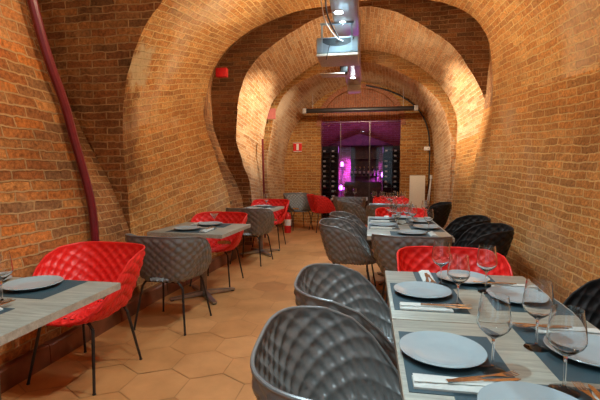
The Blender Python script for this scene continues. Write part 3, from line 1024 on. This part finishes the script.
def mk_napkin():
    # folded pouch 6 cm wide, 21 cm long; local y forward
    r = empty('napkin')
    bm = bmesh.new()
    n = 14
    def zt(x, y): return 0.010+0.004*math.cos(x/0.033*PI/2)+0.0012*math.sin(y*60)
    top = [[bm.verts.new((-0.033+0.066*i/6, -0.11+0.215*j/n+(0.012*abs(i-3)/3 if j == n else 0), zt(-0.033+0.066*i/6, j/n) if 0 < i < 6 else 0.006)) for i in range(7)] for j in range(n+1)]
    bot = [[bm.verts.new((v.co.x, v.co.y, 0.0)) for v in row] for row in top]
    for j in range(n):
        for i in range(6):
            bm.faces.new((top[j][i], top[j][i+1], top[j+1][i+1], top[j+1][i]))
            bm.faces.new((bot[j][i], bot[j+1][i], bot[j+1][i+1], bot[j][i+1]))
    for i in range(6):
        bm.faces.new((top[0][i], bot[0][i], bot[0][i+1], top[0][i+1])); bm.faces.new((top[n][i], top[n][i+1], bot[n][i+1], bot[n][i]))
    for j in range(n):
        bm.faces.new((top[j][0], top[j+1][0], bot[j+1][0], bot[j][0])); bm.faces.new((top[j][6], bot[j][6], bot[j+1][6], top[j+1][6]))
    build('folded_pouch', bm, M_napkin, r, angle=50)
    bm = bmesh.new()
    add_prism(bm, [(-0.026, -0.108), (0.02, -0.108), (0.012, 0.10), (0.024, 0.13), (0.010, 0.165), (-0.006, 0.13), (-0.02, 0.09)], 0.0148, 0.0165)
    build('folded_flap', bm, M_napkin, r, angle=50)
    return r
def mk_fork():
    bm = bmesh.new()
    def strip(path, z0=0.0, th=0.0018):
        vs = []
        for x0, x1, y, z in path:
            vs.append([bm.verts.new(p) for p in [(x0, y, z), (x1, y, z), (x1, y, z+th), (x0, y, z+th)]])
        for a, b in zip(vs[:-1], vs[1:]):
            for k in range(4): bm.faces.new((a[k], a[(k+1) % 4], b[(k+1) % 4], b[k]))
        bm.faces.new(vs[0][::-1]); bm.faces.new(vs[-1])
    strip([(-0.009, 0.009, -0.10, 0), (-0.010, 0.010, -0.08, 0.001), (-0.005, 0.005, -0.03, 0.003), (-0.0035, 0.0035, 0.02, 0.004), (-0.008, 0.008, 0.045, 0.003), (-0.0125, 0.0125, 0.058, 0.002)])
    for k in range(4):
        x = -0.0125+k*0.0073
        strip([(x, x+0.0031, 0.058, 0.002), (x, x+0.0028, 0.08, 0.0015), (x+0.0006, x+0.0022, 0.10, 0.005)])
    return build('fork', bm, M_steel, None, angle=40)
def mk_knife():
    r = empty('table_knife')
    bm = bmesh.new()
    add_prism(bm, [(-0.008, -0.105), (0.008, -0.105), (0.009, -0.05), (0.006, 0.0), (-0.006, 0.0), (-0.009, -0.05)], 0, 0.005)
    build('handle', bm, M_steel, r, angle=40)
    bm = bmesh.new()
    add_prism(bm, [(-0.007, 0.0), (0.006, 0.0), (0.010, 0.06), (0.007, 0.10), (-0.001, 0.115), (-0.006, 0.10)], 0.001, 0.0026)
    build('blade', bm, M_steel, r, angle=40)
    return r
def mk_glass():
    r = empty('wine_glass')
    bm = bmesh.new()
    add_lathe(bm, [(0, 0.0), (0.038, 0.0), (0.0395, 0.0015), (0.038, 0.003), (0.02, 0.0055), (0.008, 0.010), (0.0045, 0.018), (0, 0.018)], 36)
    build('foot', bm, M_solid, r, angle=60)
    bm = bmesh.new()
    add_lathe(bm, [(0, 0.018), (0.0045, 0.018), (0.0038, 0.04), (0.0038, 0.085), (0.005, 0.100), (0.009, 0.106), (0, 0.108)], 16)
    build('stem', bm, M_solid, r, angle=60)
    bm = bmesh.new()
    add_lathe(bm, [(0, 0.103), (0.009, 0.106), (0.026, 0.118), (0.042, 0.134), (0.0485, 0.147), (0.0490, 0.156), (0.0465, 0.180), (0.0425, 0.212), (0.039, 0.238), (0.0376, 0.238), (0.0412, 0.212), (0.0451, 0.180), (0.0475, 0.156), (0.0470, 0.148), (0.040, 0.135), (0.024, 0.120), (0, 0.109)], 40)
    build('bowl', bm, M_solid, r, angle=60)
    return r
def mk_cocktail():
    r = empty('cocktail_glass')
    bm = bmesh.new()
    add_lathe(bm, [(0, 0), (0.033, 0), (0.033, 0.003), (0.006, 0.008), (0.0035, 0.02), (0.0035, 0.095), (0.006, 0.10)], 28)
    build('stem', bm, M_glass, r, angle=60)
    bm = bmesh.new()
    add_lathe(bm, [(0, 0.098), (0.006, 0.10), (0.05, 0.158), (0.0488, 0.158), (0.003, 0.102), (0, 0.101)], 32)
    build('bowl', bm, M_glass, r, angle=60)
    return r
MAT, PLATE, SIDE, NAP, FORK, KNIFE, GLASS, COCK = [Maker(f) for f in (mk_mat, mk_plate, mk_sideplate, mk_napkin, mk_fork, mk_knife, mk_glass, mk_cocktail)]
T = 0.75
def setting(ex, ey, deg, where, cut=True, glass=(0.17, 0.33), plate=(0.0, 0.175), nap=(0.165, 0.145), mat=(0.0, 0.175), h=T, napk=True, jig=0, splay=3):
    """ex, ey on the table edge; deg = direction the guest faces (0 = +y)"""
    R = Matrix.Rotation(math.radians(deg), 2)
    def at(lx, ly):
        v = R @ Vector((lx, ly)); return ex+v.x, ey+v.y
    rz = math.radians(deg+jig)
    x, y = at(*mat); MAT.put((x, y, h), rz, 'dark slate placemat '+where, 'placemat', 'dark placemats')
    x, y = at(*plate); PLATE.put((x, y, h+0.002), rz, 'round pale dinner plate '+where, 'plate', 'dinner plates')
    if napk:
        x, y = at(*nap); NAP.put((x, y, h+0.002), rz, 'white folded napkin pouch '+where, 'napkin', 'folded napkins')
        if cut:
            sh = math.sin(math.radians(splay)); x, y = at(nap[0]-0.004-sh*0.09, nap[1]+0.10); FORK.put((x, y, h+0.0185), math.radians(deg+splay), 'steel fork in the napkin '+where, 'fork', 'forks')
            x, y = at(nap[0]+0.014-sh*0.08, nap[1]+0.085); KNIFE.put((x, y, h+0.0185), math.radians(deg+splay-7), 'steel knife in the napkin '+where, 'knife', 'table knives')
    if glass:
        x, y = at(*glass); GLASS.put((x, y, h+(0.002 if abs(glass[0]) < 0.2 and glass[1] < 0.30 else 0)), 0, 'empty stemmed wine glass '+where, 'glass', 'wine glasses')
# near double table
setting(0.10, 1.37, -90, 'before the large front taupe chair', glass=(0.09, 0.28), plate=(0, 0.145), nap=(0.205, 0.14), mat=(0.04, 0.175), splay=20)
setting(0.10, 2.05, -90, 'before the second taupe chair of the near table', glass=(0.17, 0.30), plate=(0, 0.165), nap=(0.225, 0.15), mat=(0.045, 0.175))
setting(0.51, 2.50, 180, 'before the red chair at the head of the near table', glass=(0.13, 0.29), plate=(-0.01, 0.155), nap=(0.18, 0.13), mat=(0.03, 0.17))
setting(0.89, 2.05, 90, 'before the black chair at the picture edge', glass=(0.09, 0.30), plate=(-0.01, 0.18), nap=(0.19, 0.14), mat=(0.02, 0.17))
setting(0.89, 1.47, 90, 'at the right edge of the front table', glass=(0.01, 0.31), plate=(-0.02, 0.15), nap=(0.17, 0.14), mat=(0.0, 0.17))
setting(0.42, 0.88, 0, 'lowest in the picture at the near end', glass=(0.125, 0.315), plate=(0.0, 0.16), nap=(0.175, 0.13), mat=(0.03, 0.18))
# middle double table
for k, (x, y, d, t_) in enumerate([(-0.02, 4.50, -90, 'left side of the middle row, nearer seat'), (-0.02, 5.08, -90, 'left side of the middle row, further seat'),
                                   (0.77, 4.42, 90, 'right side of the middle row, nearer seat'), (0.77, 4.93, 90, 'right side of the middle row, further seat'),
                                   (0.42, 3.82, 0, 'near end of the middle row'), (0.40, 5.47, 180, 'far end of the middle row')]):
    setting(x, y, d, 'on the '+t_, cut=False, glass=(0.16, 0.30), nap=(0.18, 0.14), plate=(-0.02, 0.175))
# extra stemware of the middle row
for x, y, t_ in [(0.33, 4.72, 'left of centre on the middle row seam'), (0.43, 4.80, 'right of centre on the middle row seam'), (0.30, 5.22, 'behind the seam on the middle row'), (0.70, 5.28, 'near the far right corner of the middle row')]:
    GLASS.put((x, y, T), 0, 'empty stemmed wine glass '+t_, 'glass', 'wine glasses')
# far table
for k, (x, y, d, t_) in enumerate([(-0.01, 7.25, -90, 'at the left side of the furthest centre table'), (0.79, 7.25, 90, 'at the right side of the furthest centre table')]):
    setting(x, y, d, t_, cut=False)
for x, y, t_ in [(0.08, 7.60, 'at the back left of the furthest centre table'), (0.22, 7.56, 'second from left at the back of the furthest centre table'), (0.60, 7.58, 'tall against the purple light on the furthest centre table'), (0.36, 6.98, 'at the near edge of the furthest centre table')]:
    GLASS.put((x, y, T), 0, 'empty stemmed wine glass '+t_, 'glass', 'wine glasses')
for x, t_ in [(-0.55, 'left one on the table before the purple glass'), (-0.33, 'right one on the table before the purple glass')]:
    GLASS.put((x, 9.0, T), 0, 'empty stemmed wine glass, '+t_, 'glass', 'wine glasses')
# left wall tables
setting(-1.82, 1.975, 180, 'before the nearest red chair on the left', glass=None, plate=(-0.055, 0.155), nap=(0.20, 0.14), mat=(-0.055, 0.17), napk=False)
SIDE.put((-2.075, 1.87, T), 0, 'small pale side plate against the left wall behind the dinner plate', 'plate')
setting(-1.80, 1.15, 0, 'at the left picture edge, nearer side of the wall table', glass=None, plate=(-0.03, 0.175), nap=(0.165, 0.22), mat=(0.02, 0.20), cut=True)
GLASS.put((-1.70, 1.575, T), 0, 'empty stemmed wine glass cut by the left picture edge', 'glass', 'wine glasses')
setting(-1.86, 3.69, 0, 'before the bronze chair at the second wall table', glass=None, nap=(0.21, 0.16), plate=(-0.02, 0.20), mat=(0.04, 0.18))
setting(-1.78, 4.44, 180, 'before the red chair at the second wall table', glass=None, cut=False)
COCK.put((-1.66, 4.09, T), 0, 'small cocktail glass on the second wall table', 'glass')
setting(-1.80, 6.00, 0, 'at the near side of the furthest wall table', glass=(0.13, 0.35), nap=(0.19, 0.15), plate=(-0.02, 0.17), cut=False)
setting(-1.78, 6.76, 180, 'at the far side of the furthest wall table', glass=None, cut=False, nap=(0.16, 0.15))

# ------------------------------------------------------------------ ceiling channel with lamps
r = empty('ceiling_channel', CH, CHA, 'long glossy grey ceiling channel with round lamps along the vault', 'ceiling channel')
box_obj('channel_body', (-0.13, -4.4, 0.0), (0.13, 4.75, 0.09), M_duct, r, bevel=0.004)
box_obj('end_box', (-0.12, 4.62, -0.10), (0.13, 4.92, 0.12), M_beige, r, bevel=0.02)
for dx, dy, e in DOWN:
    bm = bmesh.new(); add_tube(bm, [(0, 0, -0.006), (0, 0, 0.002)], 0.050, 28)
    rg = build('lamp_ring', bm, M_chrome, r); rg.location = (dx, dy, 0)
    bm = bmesh.new(); add_tube(bm, [(0, 0, -0.009), (0, 0, -0.004)], 0.040, 28)
    ln = build('lamp_lens', bm, M_lens, rg)
for y in (-3.4, -0.9, 0.9, 2.6, 4.3):
    bm = bmesh.new()
    for x in (-0.11, 0.11): add_tube(bm, [(x, y, 0.085), (x, y, 0.85 if y < 2.7 else 1.0)], 0.006, 8)
    build('hanger_rod', bm, M_steel, r)
for sx in (-1, 1):
    bm = bmesh.new(); add_box(bm, (sx*0.125-0.012, -4.3, 0.09), (sx*0.125+0.012, 4.7, 0.11), 0.002)
    build('vault_fill_rail', bm, M_cap, r)  # added rail to carry the vault fill
for y in (0.75, 1.9, 3.2):
    box_obj('joint_strip', (-0.13, y, -0.004), (0.13, y+0.015, 0.0), M_cap, r)

# projector under the channel
r = empty('projector', (-0.35, 4.40, 2.60), 0, 'pale blue grey projector hanging under the ceiling channel', 'projector')
bm = bmesh.new(); add_box(bm, (-0.24, 0, 0.03), (0.21, 0.45, 0.20), 0.018); build('body', bm, M_proj, r)
bm = bmesh.new(); add_box(bm, (-0.24, 0.0, 0.0), (0.21, 0.45, 0.028), 0.006); build('base_tray', bm, M_beige, r)
bm = bmesh.new()
for i in range(16):
    x = -0.225+i*0.028; add_box(bm, (x, 0.03, -0.006), (x+0.014, 0.43, 0.0))
build('vent_slats', bm, M_beige, r)
bm = bmesh.new()
outl = [(-0.18*math.cos(PI*i/20), -0.085*math.sin(PI*i/20)) for i in range(21)]
a = [bm.verts.new((x-0.015, -0.004, 0.185+z)) for x, z in outl]; b = [bm.verts.new((x-0.015, 0.01, 0.185+z)) for x, z in outl]
bm.faces.new(a); bm.faces.new(b[::-1])
for i in range(20): bm.faces.new((a[i], a[i+1], b[i+1], b[i]))
lensp = build('front_vent', bm, M_projdark, r)
for x in (-0.19, 0.13):
    box_obj('mount_arm', (x, -0.008, 0.05), (x+0.018, 0.012, 0.345), M_proj, r)
box_obj('mount_bar', (-0.20, -0.008, 0.325), (0.16, 0.012, 0.345), M_proj, r)
bm = bmesh.new(); add_tube(bm, [(-0.015, -0.012, 0.14), (-0.015, -0.003, 0.14)], 0.02, 16); build('lens', bm, M_cable_b, r)

# small shelf bracket on the channel behind the projector
r = empty('cable_shelf', (-0.50, 5.80, 2.74), 0, 'slim pale bracket shelf sticking out left of the ceiling channel', 'bracket')
box_obj('plate', (-0.22, 0, 0.0), (0.13, 0.22, 0.02), M_beige, r, bevel=0.003)
box_obj('black_unit', (0.06, -0.01, 0.02), (0.17, 0.16, 0.12), M_cable_b, r, bevel=0.01)
box_obj('post', (0.13, 0.02, 0.02), (0.17, 0.2, 0.21), M_beige, r)

def cable(name, pts, rad, mat, label, cat='cable', n=8):
    bm = bmesh.new(); add_tube(bm, smooth_path(pts, n), rad, 10)
    return tag(build(name, bm, mat), label, cat)
cable('cable', [(-0.40, 2.9, 2.975), (-0.40, 3.5, 2.93), (-0.44, 4.0, 2.93), (-0.42, 4.25, 2.88), (-0.36, 4.37, 2.80), (-0.34, 4.385, 2.76)], 0.008, M_cable_b, 'black cable running along the channel down to the projector')
cable('cable', [(-0.44, 3.0, 3.0), (-0.47, 3.8, 2.95), (-0.46, 4.1, 2.86), (-0.38, 4.33, 2.78), (-0.30, 4.38, 2.74)], 0.006, M_cable_w, 'thin white cable looping beside the black one at the projector')
cable('cable', [(-0.44, 4.385, 2.74), (-0.46, 4.37, 2.64), (-0.48, 4.36, 2.55)], 0.004, M_cable_b, 'short black wire dangling below the projector front')

# projection screen case
r = empty('projection_screen', (-0.27, 9.6, 2.79), 0, 'long black rolled projection screen case hung across the end arch', 'projection screen')
bm = bmesh.new(); add_tube(bm, [(-1.25, 0, 0), (1.24, 0, 0)], 0.055, 20); build('case', bm, M_rod, r)
for x0, x1 in ((-1.34, -1.25), (1.24, 1.33)):
    bm = bmesh.new(); add_box(bm, (x0, -0.06, -0.06), (x1, 0.06, 0.06), 0.01); build('end_cap', bm, M_cap, r)
for x in (-1.1, 1.0):
    bm = bmesh.new(); add_tube(bm, [(x, 0, 0.05), (x, 0, 0.50)], 0.005, 8); build('hanger', bm, M_cap, r)

# ------------------------------------------------------------------ things on the walls
cable('pipe', [(-2.30, 2.34, 3.3), (-2.31, 2.42, 2.85), (-2.295, 2.47, 2.54), (-2.285, 2.57, 2.2), (-2.27, 2.70, 1.87), (-2.265, 2.78, 1.61), (-2.26, 2.86, 1.37), (-2.25, 2.93, 1.08), (-2.245, 2.95, 0.78), (-2.235, 2.95, 0.45), (-2.225, 2.95, 0.15)], 0.032, M_pipe, 'thick maroon pipe curving down the left wall beside the red chair', 'pipe')
cable('pipe', [(-2.14, 7.86, 2.0), (-2.13, 7.86, 1.5), (-2.12, 7.86, 1.0), (-2.10, 7.86, 0.5), (-2.10, 7.86, 0.0)], 0.020, M_pipe, 'thin maroon pipe upright on the far left pier', 'pipe')
r = empty('wall_sign', (-1.86, 10.26, 1.97), 0, 'small red sign with a white bar left of the arched glass', 'sign')
box_obj('sign_panel', (-0.11, 0, -0.115), (0.11, 0.03, 0.115), M_sign, r)
box_obj('white_symbol', (-0.028, -0.004, -0.075), (0.032, 0.0, 0.08), M_signw, r)
box_obj('white_symbol', (-0.11, -0.004, 0.10), (0.11, 0.0, 0.115), M_signw, r)
box_obj('white_symbol', (-0.11, -0.004, -0.115), (0.11, 0.0, -0.10), M_signw, r)
cable('conduit', [(-0.13, 10.2, 3.47), (0.45, 10.2, 3.31), (0.93, 10.2, 3.04), (1.22, 10.2, 2.72), (1.37, 10.2, 2.35), (1.42, 10.2, 1.9), (1.42, 10.2, 1.2), (1.42, 10.2, 0.0)], 0.018, M_cable_b, 'dark conduit following the end arch and down right of the pale panel', 'conduit')
r = empty('sensor_box', (1.36, 10.13, 1.90), 0.1, 'small white box on the conduit right of the arched glass', 'sensor')
bm = bmesh.new(); add_box(bm, (-0.075, 0, -0.045), (0.065, 0.05, 0.045), 0.01); build('casing', bm, M_signw, r)
bm = bmesh.new(); add_tube(bm, [(0.02, -0.004, 0), (0.02, 0.002, 0)], 0.016, 14); build('lens', bm, M_cap, r)
r = empty('panel_heater', (1.125, 9.98, 0), 0, 'tall pale blank panel standing at the right of the arched glass', 'panel')
bm = bmesh.new(); add_box(bm, (-0.18, 0, 0.03), (0.18, 0.05, 1.25), 0.006); build('panel', bm, M_board, r)
for x in (-0.15, 0.11):
    box_obj('foot', (x, -0.06, 0), (x+0.04, 0.11, 0.03), M_cap, r)
r = empty('folding_stand', (1.38, 9.7, 0), 0, 'thin grey leaning rod stand between pale panel and right wall', 'stand')
for k, (a, b) in enumerate((((-0.06, 0, 0.0), (0.02, 0, 1.2)), ((-0.13, 0.06, 0.0), (0.02, 0.02, 1.2)))):
    bm = bmesh.new(); add_tube(bm, [a, b], 0.012, 10); build('leg', bm, M_cap, r)
bm = bmesh.new(); add_tube(bm, [(0.02, 0.01, 1.17), (0.02, 0.01, 1.26)], 0.03, 12); build('head', bm, M_cap, r)
r = empty('fire_extinguisher', (-1.78, 8.6, 0), 0, 'red canister with pale label on the floor by the far left wall', 'fire extinguisher')
bm = bmesh.new(); add_lathe(bm, [(0, 0), (0.07, 0), (0.075, 0.01), (0.075, 0.36), (0.06, 0.41), (0.025, 0.44), (0.022, 0.46), (0, 0.46)], 24); build('cylinder', bm, M_sign, r)
bm = bmesh.new(); add_lathe(bm, [(0.0762, 0.16), (0.0766, 0.20), (0.0766, 0.25), (0.0762, 0.30)], 24); build('label_band', bm, M_signw, r)
bm = bmesh.new(); add_box(bm, (-0.015, -0.02, 0.46), (0.015, 0.10, 0.50), 0.004); build('valve', bm, M_cable_b, r)
bm = bmesh.new(); add_tube(bm, smooth_path([(0, 0.05, 0.48), (0.07, 0.06, 0.44), (0.095, 0.03, 0.30), (0.09, 0.0, 0.12)]), 0.01, 8); build('hose', bm, M_cable_b, r)
tag(box_obj('hanging_tag', (-2.16, 8.22, 2.44), (-1.96, 8.25, 2.66), plain('faded_pink_tin', (0.42, 0.12, 0.10), rough=0.6)), 'small faded red metal box tucked in the far left recess', 'box')
tag(box_obj('alarm_box', (-2.42, 6.1, 2.84), (-2.24, 6.2, 2.98), M_sign, bevel=0.01), 'small red box high in the dark recess of the left wall', 'box')

# ------------------------------------------------------------------ wine racks and bottles behind the glass
def mk_bottle_lying():
    r = empty('wine_bottle')      # axis along x, label visible
    bm = bmesh.new()
    add_lathe(bm, [(0, 0), (0.034, 0), (0.037, 0.004), (0.037, 0.19), (0.03, 0.215), (0.015, 0.24), (0.0145, 0.295), (0, 0.297)], 16)
    bmesh.ops.rotate(bm, verts=bm.verts, cent=(0, 0, 0), matrix=Matrix.Rotation(PI/2, 3, 'Y'))
    build('bottle', bm, M_bottle, r)
    bm = bmesh.new(); add_lathe(bm, [(0.0375, 0.05), (0.038, 0.052), (0.038, 0.15), (0.0375, 0.152)], 16)
    bmesh.ops.rotate(bm, verts=bm.verts, cent=(0, 0, 0), matrix=Matrix.Rotation(PI/2, 3, 'Y'))
    build('label', bm, M_label, r)
    return r
LY = Maker(mk_bottle_lying)
def rack(x0, x1, y, label, pos_word):
    r = empty('wine_rack', ((x0+x1)/2, y, 0), 0, label, 'wine rack', 'black wine racks')
    hw = (x1-x0)/2
    for x in (-hw, 0, hw-0.02):
        box_obj('upright', (x, -0.12, 0), (x+0.02, 0.12, 2.05), M_rack, r)
    rows = [0.20+0.14*i for i in range(13)]
    for z in rows:
        box_obj('shelf', (-hw, -0.11, z-0.012), (hw, 0.11, z), M_rack, r)
    box_obj('back_sheet', (-hw, 0.12, 0), (hw, 0.13, 2.05), M_rack, r)
    names = ['lowest', 'second', 'third', 'fourth', 'fifth', 'sixth', 'seventh', 'eighth', 'ninth', 'tenth', 'eleventh', 'twelfth', 'thirteenth']
    for i, z in enumerate(rows):
        for c in range(2):
            if (i*5+c*3) % 7 == 6: continue
            b = LY.put(((x0+x1)/2+(-hw+0.024 if c == 0 else 0.024), y-0.05, z+0.0255), 0,
                       'dark wine bottle lying in the %s rack, %s shelf from the bottom, %s column' % (pos_word, names[i], ('left', 'right')[c]), 'bottle', 'bottles in the wine racks')
            b.scale = (0.65, 0.66, 0.66)
rack(-1.36, -0.88, 11.3, 'tall black wine rack on the left behind the glass, full of bottles', 'left')
rack(0.34, 0.82, 11.3, 'tall black wine rack on the right behind the glass, full of bottles', 'right')
# wooden gabled bar back
r = empty('bar_cabinet', (-0.35, 13.4, 0), 0, 'dark wooden gabled bar cabinet at the back of the wine cellar', 'cabinet')
box_obj('counter', (-0.45, -0.6, 0), (0.72, 0.0, 1.0), M_wood, r)
box_obj('back_panel', (-0.30, 0.35, 0), (0.62, 0.45, 2.2), M_wood, r)
bm = bmesh.new()
a = [bm.verts.new(p) for p in [(-1.1, 0.2, 2.2), (1.1, 0.2, 2.2), (0, 0.2, 2.6)]]; b = [bm.verts.new((v.co.x, 0.45, v.co.z)) for v in a]
bm.faces.new(a); bm.faces.new(b[::-1])
for i in range(3): bm.faces.new((a[i], a[(i+1) % 3], b[(i+1) % 3], b[i]))
build('gable', bm, M_wood, r, smooth=False)
for x in (-0.28, 0.16, 0.6):
    box_obj('post', (x-0.02, 0.28, 1.05), (x+0.02, 0.35, 2.2), M_wood, r)
box_obj('shelf', (-0.32, 0.05, 1.17), (0.64, 0.28, 1.20), M_wood, r)
box_obj('shelf', (-0.32, 0.05, 1.75), (0.64, 0.28, 1.78), M_wood, r)
def mk_bottle_up():
    r = empty('wine_bottle')
    bm = bmesh.new()
    add_lathe(bm, [(0, 0), (0.034, 0), (0.037, 0.004), (0.037, 0.19), (0.03, 0.215), (0.015, 0.24), (0.0145, 0.27)], 16)
    build('bottle', bm, M_bottle, r)
    bm = bmesh.new(); add_lathe(bm, [(0.0152, 0.25), (0.0155, 0.26), (0.0155, 0.30), (0, 0.302)], 16); build('foil', bm, M_gold, r)
    bm = bmesh.new(); add_lathe(bm, [(0.0375, 0.07), (0.038, 0.072), (0.038, 0.15), (0.0375, 0.152)], 16); build('label', bm, M_label, r)
    return r
UP = Maker(mk_bottle_up)
for i, w_ in enumerate(['leftmost', 'second from left', 'third from left', 'fourth from left', 'fifth from left', 'sixth from left', 'rightmost']):
    UP.put((-0.62+i*0.14, 13.55, 1.20), 0, 'dark bottle standing on the cellar bar shelf, %s of the row' % w_, 'bottle', 'bottles standing on the cellar shelf')
# purple lamps of the cellar
M_purple = emit('purple_tube', (0.55, 0.08, 1.0), 14)
PUR = (0.50, 0.07, 1.0)
for x, y, z, t_ in [(-0.95, 13.3, 0.72, 'low at left of the bar'), (-0.95, 13.75, 1.50, 'upper left of the bar'), (0.42, 13.6, 1.15, 'right of the bar')]:
    r = empty('purple_lamp', (x, y, z), 0, 'glowing purple wall lamp '+t_+' behind the glass', 'lamp', 'purple cellar lamps')
    bm = bmesh.new(); add_lathe(bm, [(0, 0), (0.045, 0.01), (0.06, 0.06), (0.05, 0.14), (0, 0.17)], 16); build('globe', bm, M_purple, r)
    bm = bmesh.new(); add_tube(bm, [(0, 0, -z), (0, 0, 0.01)], 0.012, 8); build('stand', bm, M_rack, r)
    light('purple_glow', 'SPOT', (x, y-0.12, z+0.08), 95, PUR, target=(x*0.9, 14.0, z-0.15), spot_size=math.radians(130), spot_blend=0.6, shadow_soft_size=0.05)
light('purple_uplight', 'AREA', (-0.3, 12.6, 2.0), 34, (0.62, 0.16, 0.85), target=(-0.3, 12.3, 4), shape='RECTANGLE', size=1.6, size_y=1.6)
light('reflection_streak_spot', 'SPOT', (-0.2, 12.2, 2.7), 60, (1.0, 0.85, 0.9), target=(1.2, 12.5, 2.3), spot_size=math.radians(60), spot_blend=0.9, shadow_soft_size=0.04)  # added spot, its streak imitates the vault mirrored in the glass
